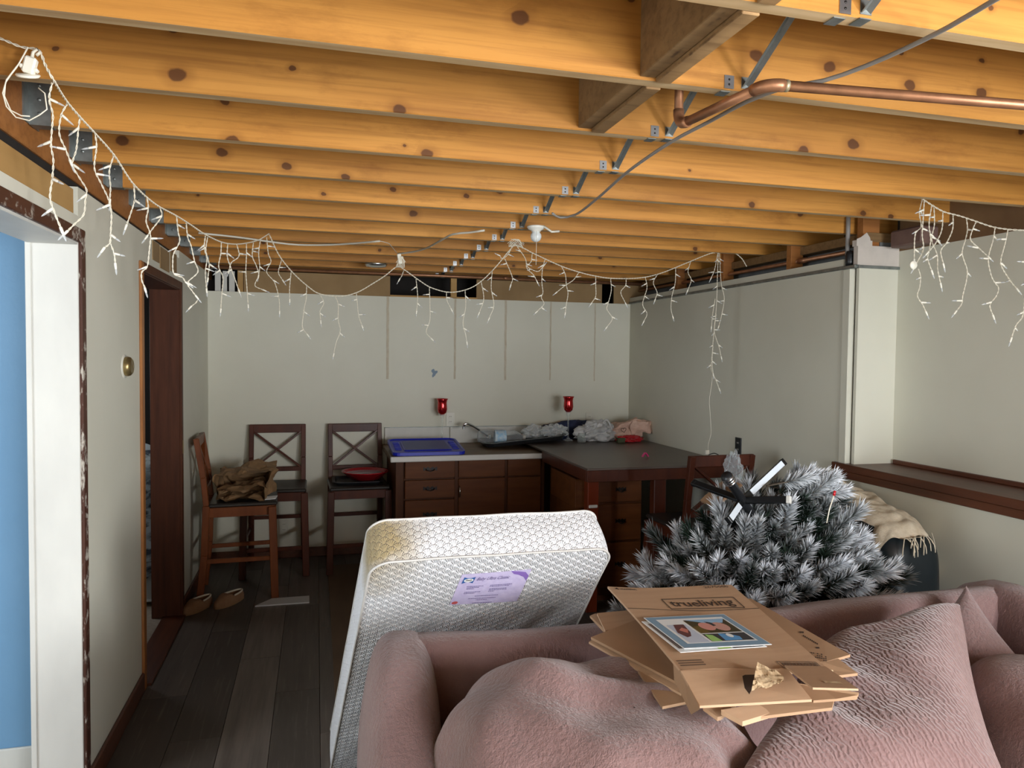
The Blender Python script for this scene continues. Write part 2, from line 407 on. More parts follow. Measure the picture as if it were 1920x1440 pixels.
# back wall panelling with glue lines, the fibreboard band and the holes over it
b = MB(); b.box(-.95, 2.80, YB, YB+.05, 0, 2.052); wall_back = struct(b.build('wall_back', MT['wall'], base=(0, YB, 0)))
for (x0, zb, wd) in ((.551, 1.397, .020), (1.096, 1.397, .016), (1.522, 1.391, .018), (1.915, 1.392, .013), (2.315, 1.384, .011)):
    m = MB()
    zz = [zb+(2.05-zb)*k/14 for k in range(15)]
    for k in range(14):
        j0 = .0015*math.sin(k*2.1+x0*9); j1 = .0015*math.sin((k+1)*2.1+x0*9)
        m.quad((x0-wd/2+j0, YB-.0016, zz[k]), (x0+wd/2+j0, YB-.0016, zz[k]), (x0+wd/2+j1, YB-.0016, zz[k+1]), (x0-wd/2+j1, YB-.0016, zz[k+1]))
    m.quad((x0-wd/2, YB-.0016, zb), (x0+wd/2, YB-.0016, zb), (x0+wd/2, YB, zb-.002), (x0-wd/2, YB, zb-.002))
    m.build('glue_line', mat('dried_glue', (.52, .45, .33), .8, (.60, .54, .42), (20, 20, 20)) if 'dried_glue' not in bpy.data.materials else bpy.data.materials['dried_glue'], wall_back)
m = MB(); pts = []
for k in range(18):
    a = k/18*2*math.pi; rr = .026*(1+.35*math.sin(3*a+1)+.2*math.sin(5*a)); pts.append((.926+rr*math.cos(a)*.8, YB-.0015, 1.446+rr*math.sin(a)*1.15))
m.add(pts, (tuple(range(18)),)); m.build('paint_patch', mat('blue_grey_paint_chip', (.22, .29, .36), .7), wall_back)
m = MB()
for (x0, x1) in ((-.53, .57), (1.275, 2.38), (2.49, 2.80)): m.box(x0, x1, YB+.012, YB+.03, 2.052, 2.215)
fb = struct(m.build('trim_1', MT['kraftband']))
m = MB(); m.box(1.06, 1.108, YB+.005, YB+.05, 2.045, 2.215); m.box(-.575, -.535, YB+.01, YB+.05, 2.045, 2.215); m.box(.57, 1.28, YB+.005, YB+.04, 2.045, 2.066); struct(m.build('trim_2', MT['tanboard']))
m = MB(); m.box(-3.4, 3.2, 6.30, 6.36, 0, 2.50); struct(m.build('wall_foundation', MT['dark']))  # near-black colour paints the shade seen through the holes
for k, (x0, x1) in enumerate(((-.74, -.70), (-.685, -.655), (-.64, -.60))):
    m = MB(); m.box(x0, x1, YB+.05, YB+.065, 2.055, 2.21); o = struct(m.build('trim_%d' % (20+k), MT['white']))

# ceiling: subfloor, joists, beam, hangers, blocking, bridging
b = MB(); b.box(-3.5, 3.3, -2.9, 6.5, 2.475, 2.53); ceiling = struct(b.build('ceiling', MT['subfloor'], base=(0, 0, 2.475)))
JB, JT, JW, J0, JS = 2.24, 2.475, .040, 1.617, .4064
jm = MB(); jm.box(-.80, 2.98, 0, JW, JB, JT, .003)
jm.mi = 0
jm.m = [1 if all(abs(jm.v[i][2]-JB) < 1e-6 for i in f) else 0 for f in jm.f]
jme = jm.mesh('joist', [MT['joist'], MT['joistedge']], (0, 0, 2.475))
hm = MB()
hm.box(-.802, -.745, -.0018, 0, JB+.0, JB+.14); hm.box(-.802, -.745, JW, JW+.0018, JB, JB+.14); hm.box(-.802, -.745, -.0018, JW+.0018, JB-.003, JB)
hm.box(-.806, -.802, -.040, 0, JB, JB+.14); hm.box(-.806, -.802, JW, JW+.04, JB, JB+.14)
for zz in (.03, .07, .11): hm.lathe([(.0001, .003), (.005, .002), (.006, 0)], (-.775, -.0018, JB+zz), 8, (1, 0, 0), (0, 0, 1), (0, -1, 0))
hme = hm.mesh('joist_hanger', MT['galv'], (0, 0, 2.475))
for n in range(-9, 12):
    y = J0+JS*n
    sharelink('joist', jme, ceiling, (0, y, 0))
    sharelink('joist_hanger', hme, ceiling, (0, y, 0))
# bridging: crossed steel straps between joists
gap = JS-JW
def strut(sgn):
    m = MB(); y0, y1 = (0, gap)
    z0, z1 = ((JT-.02, JB+.012) if sgn > 0 else (JB+.012, JT-.02))
    for s2 in (-1, 1):
        m.bar((s2*.005, y0, z0), (s2*.005, y1, z1), .014, .0016, up=(s2*.55, 0, 1))
    ye = y1 if sgn > 0 else y0; zl = JB+.012
    m.box(-.013, .013, ye-.0015 if sgn > 0 else ye, ye if sgn > 0 else ye+.0015, zl-.006, zl+.022)
    m.box(-.013, .013, ye-.001 if sgn > 0 else ye-.03, ye+.03 if sgn > 0 else ye+.001, JB-.0022, JB-.0002)
    return m.mesh('bridging_strut', MT['galv'], (0, 0, 2.475))
sa, sb = strut(1), strut(-1)
tabm = MB(); tabm.box(-.013, .013, -.0016, 0, JB+.002, JB+.034); tabm.mi = 1
for zz in (.012, .024): tabm.lathe([(.0001, .0012), (.0025, .0008), (.003, 0)], (0, -.0016, JB+zz), 8, (1, 0, 0), (0, 0, 1), (0, -1, 0))
tme = tabm.mesh('strut_tab', [MT['steel'], MT['blackmetal']], (0, 0, 2.475))
for n in range(-5, 11):
    y = J0+JS*n+JW
    sharelink('bridging_strut', sa, ceiling, (1.022, y, 0)); sharelink('bridging_strut', sb, ceiling, (.972, y, 0))
    sharelink('strut_tab', tme, ceiling, (.975, y+gap, 0))
# solid blocking between the joists nearest the camera
for n, xs in ((-2, .742), (-1, .738), (0, .733)):
    y0 = J0+JS*n+JW; y1 = y0+gap
    m = MB(); m.box(xs, xs+.040, y0, y1, JB+.006, JT, .002); m.build('blocking', MT['oldwood'], ceiling)
    m = MB(); m.box(xs+.041, xs+.080, y0, y1, JB-.004, JT, .002); m.build('blocking', MT['oldwood'], ceiling)
# beam that carries the hangers on the left
b = MB(); b.box(-.95, -.806, -2.9, 6.3, 2.172, 2.475, .003); struct(b.build('trim_3', MT['beam']))

# left wall: cased opening, panel, doorway, panel
OP0, OP1, DR0, DR1, OPZ, DRZ = 1.15, 2.792, 3.745, 4.70, 1.945, 1.955
WT = .13
b = MB()
b.box(XL-WT, XL, -2.5, OP0, 0, 2.144)
b.box(XL-WT, XL, OP0, OP1+.02, OPZ+.02, 2.045)
b.box(XL-WT, XL, OP1+.02, DR0-.02, 0, 2.144)
b.box(XL-WT, XL, DR0-.02, DR1+.02, DRZ+.02, 2.144)
b.box(XL-WT, XL, DR1+.02, YB, 0, 2.19)
wall_left = struct(b.build('wall_left', MT['wall'], base=(XL, 0, 0)))
m = MB(); m.box(XL-.10, XL-.002, .3, OP1-.02, 2.046, 2.128, .002); struct(m.build('trim_4', MT['tanboard']))
m = MB(); m.box(XL-.11, XL-.03, -2.5, YB, 2.128, 2.172); struct(m.build('trim_5', MT['dark']))  # dark strip filling the gap under the beam, shade put into its colour
# torn wallboard near the doorway head
m = MB()
for (y0, y1, z0, z1) in ((3.98, 4.14, 2.045, 2.14), (4.16, 4.40, 2.025, 2.135), (4.44, 4.62, 2.04, 2.15)): m.box(XL, XL+.004, y0, y1, z0, z1)
struct(m.build('trim_6', MT['kraftband']))
# opening 1: white liner, brown casing
m = MB()
m.box(XL-WT-.018, XL+.004, OP1, OP1+.02, 0, OPZ+.02, .002); m.box(XL-WT-.018, XL+.004, OP0-.02, OP0, 0, OPZ+.02, .002)
m.box(XL-WT-.018, XL+.004, OP0, OP1, OPZ, OPZ+.02, .002)
m.box(XL-WT-.024, XL-WT-.006, OP1-.005, OP1+.05, 0, OPZ+.05, .002)
struct(m.build('door_1', MT['white'], base=(XL, OP1, 0)))
m = MB(); m.box(XL, XL+.014, OP1+.006, OP1+.052, 0, OPZ+.056, .003); m.box(XL, XL+.014, OP0-.05, OP1+.006, OPZ+.008, OPZ+.056, .003)
m.box(XL, XL+.014, OP0-.05, OP0-.006, 0, OPZ+.008, .003); struct(m.build('trim_7', MT['trim']))
# doorway 2: brown jambs, varnished casing edge, threshold
m = MB()
m.box(XL-WT-.03, XL+.002, DR1, DR1+.02, 0, DRZ+.02, .002); m.box(XL-WT-.01, XL+.002, DR0-.02, DR0, 0, DRZ+.02, .002)
m.box(XL-WT-.06, XL+.002, DR0, DR1, DRZ, DRZ+.02, .002)
m.box(XL, XL+.013, DR1+.004, DR1+.055, 0, DRZ+.05, .003); m.box(XL, XL+.013, DR0, DR1, DRZ+.004, DRZ+.05, .003)
d2 = struct(m.build('door_2', MT['brown'], base=(XL, DR1, 0)))
m = MB(); m.box(XL, XL+.013, DR0-.055, DR0-.006, 0, DRZ+.05, .003); m.build('casing', MT['orange'], d2)
m = MB(); m.box(XL+.013, XL+.0145, DR1+.03, DR1+.05, .98, 1.06); m.build('strike_plate', MT['brass'], d2)
m = MB(); m.box(XL-.10, XL+.03, DR0, DR1, -.002, .010, .004); m.build('threshold', MT['brown_h'], d2)
# baseboards
m = MB(); m.box(XL, XL+.014, OP1+.055, DR0-.057, 0, .088, .004); m.box(XL, XL+.014, DR1+.057, YB, 0, .088, .004); struct(m.build('baseboard_left', MT['brown_h']))
m = MB(); m.box(XL+.014, XR, YB-.014, YB, 0, .075, .004); struct(m.build('baseboard_back', MT['brown_h']))
# blue room beyond opening 1
m = MB(); m.box(-3.4, XL-WT, 3.10, 3.20, 0, 2.475); struct(m.build('wall_blue', MT['blue']))
m = MB(); m.box(-3.38, XL-WT-.03, 3.086, 3.10, 0, .088, .004); struct(m.build('baseboard_blue', MT['white']))
m = MB(); m.box(-3.44, -3.34, -2.6, -.15, 0, 2.475); m.box(-3.44, -3.34, 1.65, 6.3, 0, 2.475); m.box(-3.44, -3.34, -.15, 1.65, 0, .5); m.box(-3.44, -3.34, -.15, 1.65, 2.2, 2.475)
struct(m.build('wall_side', MT['blue']))
m = MB(); m.box(-3.4, XL-WT, -2.6, -2.5, 0, 2.475); struct(m.build('wall_blue_rear', MT['blue']))
m = MB(); m.box(-3.38, -.96, -2.5, 3.10, 2.40, 2.43); struct(m.build('ceiling_blue_room', MT['white']))
# dark store room beyond doorway 2
m = MB(); m.box(-2.3, -2.24, 3.2, 6.3, 0, 2.475); m.box(-2.3, -.95, 3.20, 3.22, 0, 2.475); struct(m.build('wall_store', MT['brown']))

# right wall: far panel, batten, recess face, recessed upper wall with window, lower wall, ledge
m = MB(); m.box(XR, XR+.03, 3.235, YB+.05, 0, 2.055); m.box(XR, XR+.03, 3.235, YB+.05, 2.068, 2.105)
m.box(XR, XR+.03, -2.5, 3.235, 0, 1.0)
wall_right = struct(m.build('wall_right', MT['wall'], base=(XR, 0, 0)))
m = MB(); m.box(XR-.012, XR+.02, 3.138, YB, 2.050, 2.068, .003); struct(m.build('trim_8', MT['galv']))
m = MB(); m.box(XR-.006, XR+.03, 3.178, 3.230, 1.0, 2.05, .003); struct(m.build('trim_9', MT['wall']))
m = MB(); m.box(XR+.02, XN+.12, 3.144, 3.164, 1.0, 2.06); m.box(XN, XN+.12, 2.2, 3.144, 1.0, 2.145)
m.box(XN, XN+.12, -.62, 2.2, 1.0, 2.145); m.box(XN, XN+.12, -2.5, -1.98, 1.0, 2.145); m.box(XN, XN+.12, -1.98, -.62, 1.0, 1.16); m.box(XN, XN+.12, -1.98, -.62, 2.04, 2.145)
struct(m.build('wall_right_upper', MT['wall'], base=(XN, 0, 1.0)))
m = MB(); m.box(XR+.005, XN+.02, 3.140, 3.170, 2.066, 2.165)
m.add([(XR-.004, 3.139, 2.165), (XR+.085, 3.139, 2.165), (XR+.075, 3.139, 2.205), (XR+.055, 3.139, 2.23), (XR+.02, 3.139, 2.205), (XR-.004, 3.139, 2.195)], (tuple(range(6)),))
m.box(XR-.004, XR+.09, 3.1392, 3.17, 2.16, 2.19)
struct(m.build('trim_10', MT['plaster']))
m = MB(); m.box(XR+.005, XN, 3.132, 3.146, 2.050, 2.064); struct(m.build('trim_11', MT['galv']))
m = MB(); m.box(XR-.022, XN+.01, -2.5, 3.262, 1.012, 1.050, .003); m.box(XR-.016, XR+.012, -2.5, 3.255, .975, 1.012, .003)
m.box(XN-.014, XN, -2.5, 3.13, 1.050, 1.072, .003)
ledge = struct(m.build('trim_12', MT['brown_h'], base=(XR, 0, 1.0)))
# foundation, sill plate and studs above the far right panel
m = MB(); m.box(2.80, 2.92, 3.165, 6.2, 1.9, 2.19); m.box(XN+.12, XN+.2, -2.9, 6.3, 0, 2.53); struct(m.build('wall_right_foundation', MT['concrete']))
m = MB(); m.box(2.72, 2.98, 3.165, 6.2, 2.19, 2.238, .003); struct(m.build('trim_13', MT['oldwood']))
for k, (y, zt) in enumerate(((3.09, 2.239), (3.62, 2.239), (4.35, 2.239), (5.0, 2.239))):
    m = MB(); m.box(2.66 if k else 2.70, 2.74 if k else 2.80, y+.08, y+.125, 2.06 if k else 2.17, zt+.16, .002); struct(m.build('trim_%d' % (14+k), MT['beam']))
m = MB(); m.box(2.80, 2.91, 2.90, 3.10, 2.15, 2.235, .008); struct(m.build('trim_18', mat('wrapped_insulation', (.17, .10, .08), .6, (.11, .06, .05), (9, 9, 9))))
m = MB(); m.box(XN+.0, XN+.12, -2.5, 3.14, 2.145, 2.475); struct(m.build('trim_19', MT['subfloor']))
# wall behind the camera with its glass door opening
m = MB(); m.box(-.95, 1.0, -2.6, -2.5, 0, 2.475); m.box(2.86, 3.1, -2.6, -2.5, 0, 2.475); m.box(1.0, 2.86, -2.6, -2.5, 2.05, 2.475); struct(m.build('wall_rear', MT['wall']))
m = MB()
for x0 in (1.0, 1.905, 2.81): m.box(x0, x0+.05, -2.60, -2.50, 0, 2.05, .003)
m.box(1.0, 2.86, -2.60, -2.50, 0, .05, .003); m.box(1.0, 2.86, -2.60, -2.50, 2.0, 2.05, .003); struct(m.build('door_3', MT['white']))
m = MB()
for y0 in (-1.98, -1.32, -.66): m.box(XN+.02, XN+.07, y0, y0+.04, 1.16, 2.04, .003)
m.box(XN+.02, XN+.07, -1.98, -.62, 1.16, 1.20, .003); m.box(XN+.02, XN+.07, -1.98, -.62, 2.0, 2.04, .003); struct(m.build('window_1', MT['white']))
m = MB()
for y0 in (-.15, .73, 1.61): m.box(-3.42, -3.36, y0, y0+.04, .5, 2.2, .003)
struct(m.build('window_2', MT['white']))
m = MB(); m.box(-2.24, -2.21, 4.94, 4.99, 1.1, 1.9, .003); m.box(-2.24, -2.21, 5.71, 5.76, 1.1, 1.9, .003); m.box(-2.24, -2.21, 4.94, 5.76, 1.06, 1.11, .003); m.box(-2.24, -2.21, 4.94, 5.76, 1.88, 1.93, .003); struct(m.build('window_3', MT['white']))

# ------------------------------------------------------------------ pipes and cables under the joists
r = .0118
t = thing('copper_pipe', (.96, 1.60, 2.2), 'copper water pipe with two elbows running right under the joists', 'pipe')
e1 = at(1437, 158, Z=2.2); e2 = at(1272, 236, Z=2.2); end = at(1920, 197, Z=2.2); far = end+(end-e1)*1.4
up = e2+Vector((0, 0, .20))
def piece(pts, nm='pipe_run', rad=r, mt='copper', n=14):
    m = MB(); m.tube(pts, rad, n); return m.build(nm, MT[mt], t)
d1 = (far-e1).normalized(); d2v = (e2-e1).normalized()
piece([e1+d1*.035, far]); piece([e1+d2v*.035, e2-d2v*.03]); piece([e2+Vector((0, 0, .03)), up])
def elbow(c, a, bb):
    return piece([c+a*.042, c+a*.03, c+a*.018+bb*.003, c+a*.009+bb*.009, c+a*.003+bb*.018, c+bb*.03, c+bb*.042], 'elbow', r*1.22)
elbow(e1, d1, d2v); elbow(e2, -d2v, Vector((0, 0, 1)))
piece([e1+d1*.042, e1+d1*.052], 'solder_joint', r*1.15, 'solder'); 
t = thing('copper_pipe', (0, 5.83, 2.225), 'long dull copper pipe running above the back wall', 'pipe')
piece([(-.9, 5.84, 2.228), (2.75, 5.84, 2.222)], 'pipe_run', .012)
for xx in (-.2, 1.5, 2.3): piece([(xx-.02, 5.84, 2.2265), (xx+.02, 5.84, 2.2265)], 'coupling', .0145)
t = thing('drain_pipe', (2.70, 3.3, 2.15), 'brown copper pipe along the top of the right wall', 'pipe')
piece([(2.700, 3.27, 2.150), (2.705, 5.85, 2.165)], 'pipe_run', .012); piece([(2.700, 3.62, 2.152), (2.700, 3.68, 2.152)], 'coupling', .0155)
m = MB(); m.tube(crom([at(x, y, Z=2.222) for x, y in ((1990, -70), (1865, 0), (1780, 50), (1700, 90), (1620, 125), (1545, 151), (1470, 165), (1400, 191), (1330, 228), (1262, 264), (1200, 305), (1165, 332), (1120, 372), (1080, 402), (1050, 408), (1036, 400))], .04), .0052, 8)
tag(m.build('electrical_cable', MT['cable']), 'grey electrical cable snaking under the joists beside the steel bridging', 'cable')
m = MB(); m.tube(crom([at(x, y, Z=2.226) for x, y in ((372, 437), (440, 444), (520, 455), (560, 459), (620, 459), (680, 455), (712, 452))], .05), .0055, 8)
m.tube(crom([at(x, y, Z=2.226) for x, y in ((712, 452), (728, 456), (735, 463), (744, 474))], .03), .002, 6)
tag(m.build('electrical_cable', MT['nm']), 'white cable running left from the bundle of lights under the joists', 'cable')
m = MB(); m.tube(crom([at(x, y, Z=2.226) for x, y in ((746, 476), (775, 472), (800, 465), (828, 450), (850, 439), (880, 436), (908, 432))], .04), .0055, 8)
tag(m.build('electrical_cable', MT['nm']), 'white cable looping from the bundle of lights toward the ceiling bulb', 'cable')
# ceiling bulb holder
c = at(1005, 430, Z=2.225); c.z = JB
t = thing('ceiling_lampholder', (c.x, c.y, JB-.12), 'round white porcelain ceiling lampholder with bare bulb', 'lamp')
m = MB(); m.lathe([(.0001, 0), (.044, 0), (.046, -.006), (.038, -.015), (.024, -.022), (.022, -.028), (.0001, -.028)], (c.x, c.y, JB), 28); m.build('base', MT['porc'], t)
m = MB(); m.lathe([(.016, -.024), (.019, -.030), (.027, -.042), (.028, -.054), (.023, -.068), (.012, -.077), (.0001, -.079)], (c.x, c.y, JB), 24); m.build('bulb', MT['bulbglass'], t)
m = MB(); m.tube([(c.x-.01, c.y-.045, JB-.03), (c.x-.012, c.y-.047, JB-.20)], .0012, 5); m.build('pull_cord', MT['nm'], t)
m = MB(); m.tube([(c.x+.03, c.y-.03, JB-.002), (c.x+.07, c.y-.04, JB-.03), (c.x+.11, c.y-.04, JB-.025)], .006, 6); m.build('wire', MT['nm'], t)
t = thing('ceiling_lampholder', (.42, 5.32, JB-.03), 'flat silver ceiling fixture between the farthest joists', 'lamp')
m = MB(); m.lathe([(.0001, 0), (.075, 0), (.082, -.01), (.07, -.024), (.03, -.03), (.0001, -.03)], (.42, 5.42, JB+.012), 28); m.build('base', MT['steel'], t)
# conduit with black bushing at the top of the batten
t = thing('conduit', (2.655, 3.20, 2.07), 'grey conduit with black bushing above the cream batten', 'pipe')
m = MB(); m.tube([(2.650, 3.222, 2.125), (2.650, 3.222, 2.40)], .011, 10); m.build('pipe_run', MT['cable'], t)
m = MB(); m.lathe([(.0001, 0), (.020, 0), (.022, .02), (.022, .055), (.016, .075), (.0001, .075)], (2.652, 3.205, 2.068), 16); m.build('bushing', MT['blackplastic'], t)
# thermostat and outlets
t = thing('thermostat', (XL, 3.416, 1.523), 'round brass thermostat on the left wall panel', 'thermostat')
m = MB(); m.lathe([(.0001, .004), (.050, .004), (.052, 0)], (XL, 3.416, 1.523), 32, (0, 1, 0), (0, 0, 1), (1, 0, 0)); m.build('backplate', MT['ivory'], t)
m = MB(); m.lathe([(.040, .003), (.042, .014), (.039, .024), (.030, .032), (.026, .030), (.012, .034), (.0001, .035)], (XL, 3.416, 1.523), 32, (0, 1, 0), (0, 0, 1), (1, 0, 0)); m.build('dial', MT['brass'], t)
def outlet(loc, nrm, mt, mslot, label, side):
    t = thing('wall_outlet', loc, label, 'outlet'); L = Vector(loc); N = Vector(nrm); S = Vector(side); Z = Vector((0, 0, 1))
    m = MB(); m.obox(L+N*.003, S, Z, N, .035, .058, .003, .002); p = m.build('cover_plate', mt, t)
    for dz in (-.021, .021):
        m = MB(); m.obox(L+N*.0065+Z*dz, S, Z, N, .016, .014, .001, .0008); m.mi = 1
        for sx in (-.006, .006): m.obox(L+N*.0077+Z*(dz+.003)+S*sx, S, Z, N, .0013, .0045, .0004)
        m.build('socket', [mt, mslot], t)
    return t
outlet((1.062, YB, 1.065), (0, -1, 0), MT['ivory'], MT['ink'], 'ivory outlet on back wall beside the left red candle holder', (1, 0, 0))
outlet((2.276, YB, 1.05), (0, -1, 0), MT['ivory'], MT['ink'], 'ivory outlet on back wall above the plastic bags', (1, 0, 0))
outlet((XR, 4.168, 1.018), (-1, 0, 0), MT['blackplastic'], MT['ivory'], 'black outlet on the right wall above the chair', (0, 1, 0))
outlet((-.24, YB, .24), (0, -1, 0), MT['ivory'], MT['ink'], 'ivory outlet low on the back wall behind the stools', (1, 0, 0))
# ------------------------------------------------------------------ counter, cabinets, peninsula
random.seed(7)
CT = .872
t = thing('base_cabinet', (1.1, 5.5, 0), 'brown wooden base cabinet with drawers under the white-edged counter', 'cabinet')
YF = 5.205
m = MB(); m.box(.548, 1.655, YF+.02, YB-.02, .08, CT-.037); m.box(.548, .60, YF, YF+.02, .08, CT-.037, .001); m.box(.60, 1.655, YF, YF+.02, CT-.052, CT-.037)
m.box(.972, .998, YF, YF+.02, .08, CT-.05); m.box(1.346, 1.366, YF, YF+.02, .08, CT-.05); m.box(1.625, 1.655, YF, YF+.02, .08, CT-.05)
m.box(.58, 1.62, YF+.05, YF+.07, 0, .08)
m.build('body', MT['cabdark'], t)
def bail(cx, y, z, parent, wd=.05, nx=(0, -1, 0), sx=(1, 0, 0)):
    N = Vector(nx); S = Vector(sx); C = Vector((cx, y, z)); m = MB()
    pl = [C+S*(wd*(k/16*2-1))+Vector((0, 0, 1))*(.012*abs(math.cos(k/16*math.pi*3))+.004) for k in range(17)]
    lo = [C+S*(wd*(k/16*2-1))-Vector((0, 0, 1))*(.010*abs(math.cos(k/16*math.pi*3))+.003) for k in range(17)]
    n = len(pl); m.sheet(pl+lo[::-1], .002, nx)
    m.tube([C+S*(-wd*.6)+N*.003, C+S*(-wd*.55)+N*.016+Vector((0, 0, -.006)), C+N*.019+Vector((0, 0, -.014)), C+S*(wd*.55)+N*.016+Vector((0, 0, -.006)), C+S*(wd*.6)+N*.003], .0035, 6)
    return m.build('handle', MT['blackmetal'], parent)
def front(nm, x0, x1, z0, z1, handle=None):
    m = MB(); m.box(x0, x1, YF-.014, YF+.006, z0, z1, .003); o = m.build(nm, MT['cab'], t)
    if handle: bail((x0+x1)/2, YF-.014, (z0+z1)/2+.005, o)
    return o
front('drawer', .612, .971, .703, .829, 1); front('drawer', .612, .971, .560, .692, 1); front('drawer', .612, .971, .33, .548, 1); front('drawer', .612, .971, .10, .32, 1)
front('drawer', .999, 1.345, .703, .829); dd = front('door', .999, 1.345, .10, .692); front('drawer', 1.367, 1.624, .703, .829); front('door', 1.367, 1.624, .10, .692)
m = MB(); m.tube([(1.006, YF-.014, .64), (1.006, YF-.032, .63), (1.006, YF-.035, .60), (1.006, YF-.032, .57), (1.006, YF-.014, .56)], .005, 8); m.build('handle', MT['chrome'], dd)
t = thing('countertop', (1.1, 5.5, CT-.037), 'brown countertop with glossy white front edge and sink area', 'countertop')
m = MB(); m.box(.508, 1.68, 5.135, YB, CT-.037, CT, .003); m.build('slab', MT['counter'], t)
m = MB(); m.box(.502, 1.672, 5.118, 5.136, CT-.037, CT+.002, .005); m.build('front_edge', mat('white_laminate', (.72, .70, .66), .2), t)
m = MB(); m.box(.530, 1.052, YB-.018, YB-.001, CT, 1.003, .002); m.build('backsplash', MT['white'], t)
m = MB(); m.box(1.058, 1.90, YB-.018, YB-.001, CT, 1.003, .002); m.build('backsplash', MT['white'], t)
m = MB(); m.box(.53, 1.90, YB-.022, YB-.0005, 1.003, 1.008, .001); m.build('backsplash_cap', MT['galv'], t)
t = thing('kitchen_faucet', (1.36, 5.77, CT), 'chrome faucet with long low spout behind the plastic bottle', 'faucet')
m = MB(); m.lathe([(.0001, .0), (.03, 0), (.03, .012), (.018, .03), (.016, .075), (.012, .085), (.0001, .088)], (1.36, 5.77, CT), 20); m.build('base', MT['chrome'], t)
m = MB(); m.tube(crom([(1.36, 5.77, CT+.06), (1.30, 5.75, CT+.10), (1.22, 5.72, CT+.150), (1.165, 5.70, CT+.174), (1.142, 5.70, CT+.172), (1.135, 5.70, CT+.150)], .012), .0095, 12); m.build('spout', MT['chrome'], t)
m = MB(); m.lathe([(.011, 0), (.0115, .02)], (1.135, 5.70, CT+.132), 14); m.build('aerator', MT['steel'], t)

PT = .905
t = thing('peninsula_table', (2.1, 5.0, 0), 'dark laminate peninsula table joining the counter to the right wall', 'table')
m = MB(); m.box(1.600, 2.632, 4.165, 5.895, PT-.014, PT, .002); m.build('tabletop', MT['laminate'], t)
m = MB(); m.box(1.600, 2.632, 4.165, 4.19, PT-.085, PT-.0145, .002); m.build('apron', MT['chair'], t)
m = MB(); m.box(1.600, 1.622, 4.191, 5.10, PT-.085, PT-.0145, .002); m.build('apron', MT['chair'], t)
m = MB(); m.box(1.616, 1.690, 4.195, 4.262, 0, PT-.0145, .004); po = m.build('post', MT['redpost'], t)
m = MB(); m.box(1.622, 1.680, 4.186, 4.1955, .655, .675, .004); m.build('tag', MT['white'], po)
m = MB(); m.box(2.063, 2.145, 4.195, 4.262, 0, PT-.085, .004); m.build('leg', MT['chair'], t)
m = MB(); m.box(1.70, 2.08, 5.84, 5.893, 0, PT-.0145, .004); m.build('rear_panel', MT['cabdark'], t)
t = thing('drawer_pedestal', (1.87, 4.75, 0), 'dark wooden drawer pedestal under the peninsula table', 'cabinet')
m = MB(); m.box(1.70, 2.055, 4.36, 5.20, .05, PT-.016, .002); m.box(1.72, 2.03, 4.40, 5.16, 0, .05); m.build('body', MT['cabdark'], t)
def dfront(z0, z1, hz):
    m = MB(); m.box(1.745, 2.045, 4.342, 4.362, z0, z1, .003); o = m.build('drawer', MT['cab'], t); bail(1.90, 4.342, hz, o, .035)
dfront(.655, .815, .735); dfront(.405, .64, .53); dfront(.10, .39, .25)
for (y0, y1, z0, z1, out) in ((4.46, 4.98, .60, .79, .045), (4.46, 4.98, .36, .585, .0), (4.46, 4.98, .10, .345, .0)):
    m = MB(); m.box(1.678-out, 1.701, y0, y1, z0, z1, .003); m.build('drawer', MT['cab'], t)
m = MB(); m.box(1.700, 1.722, 4.40, 4.412, .15, .80, .002); m.build('door_edge', MT['cab'], t)

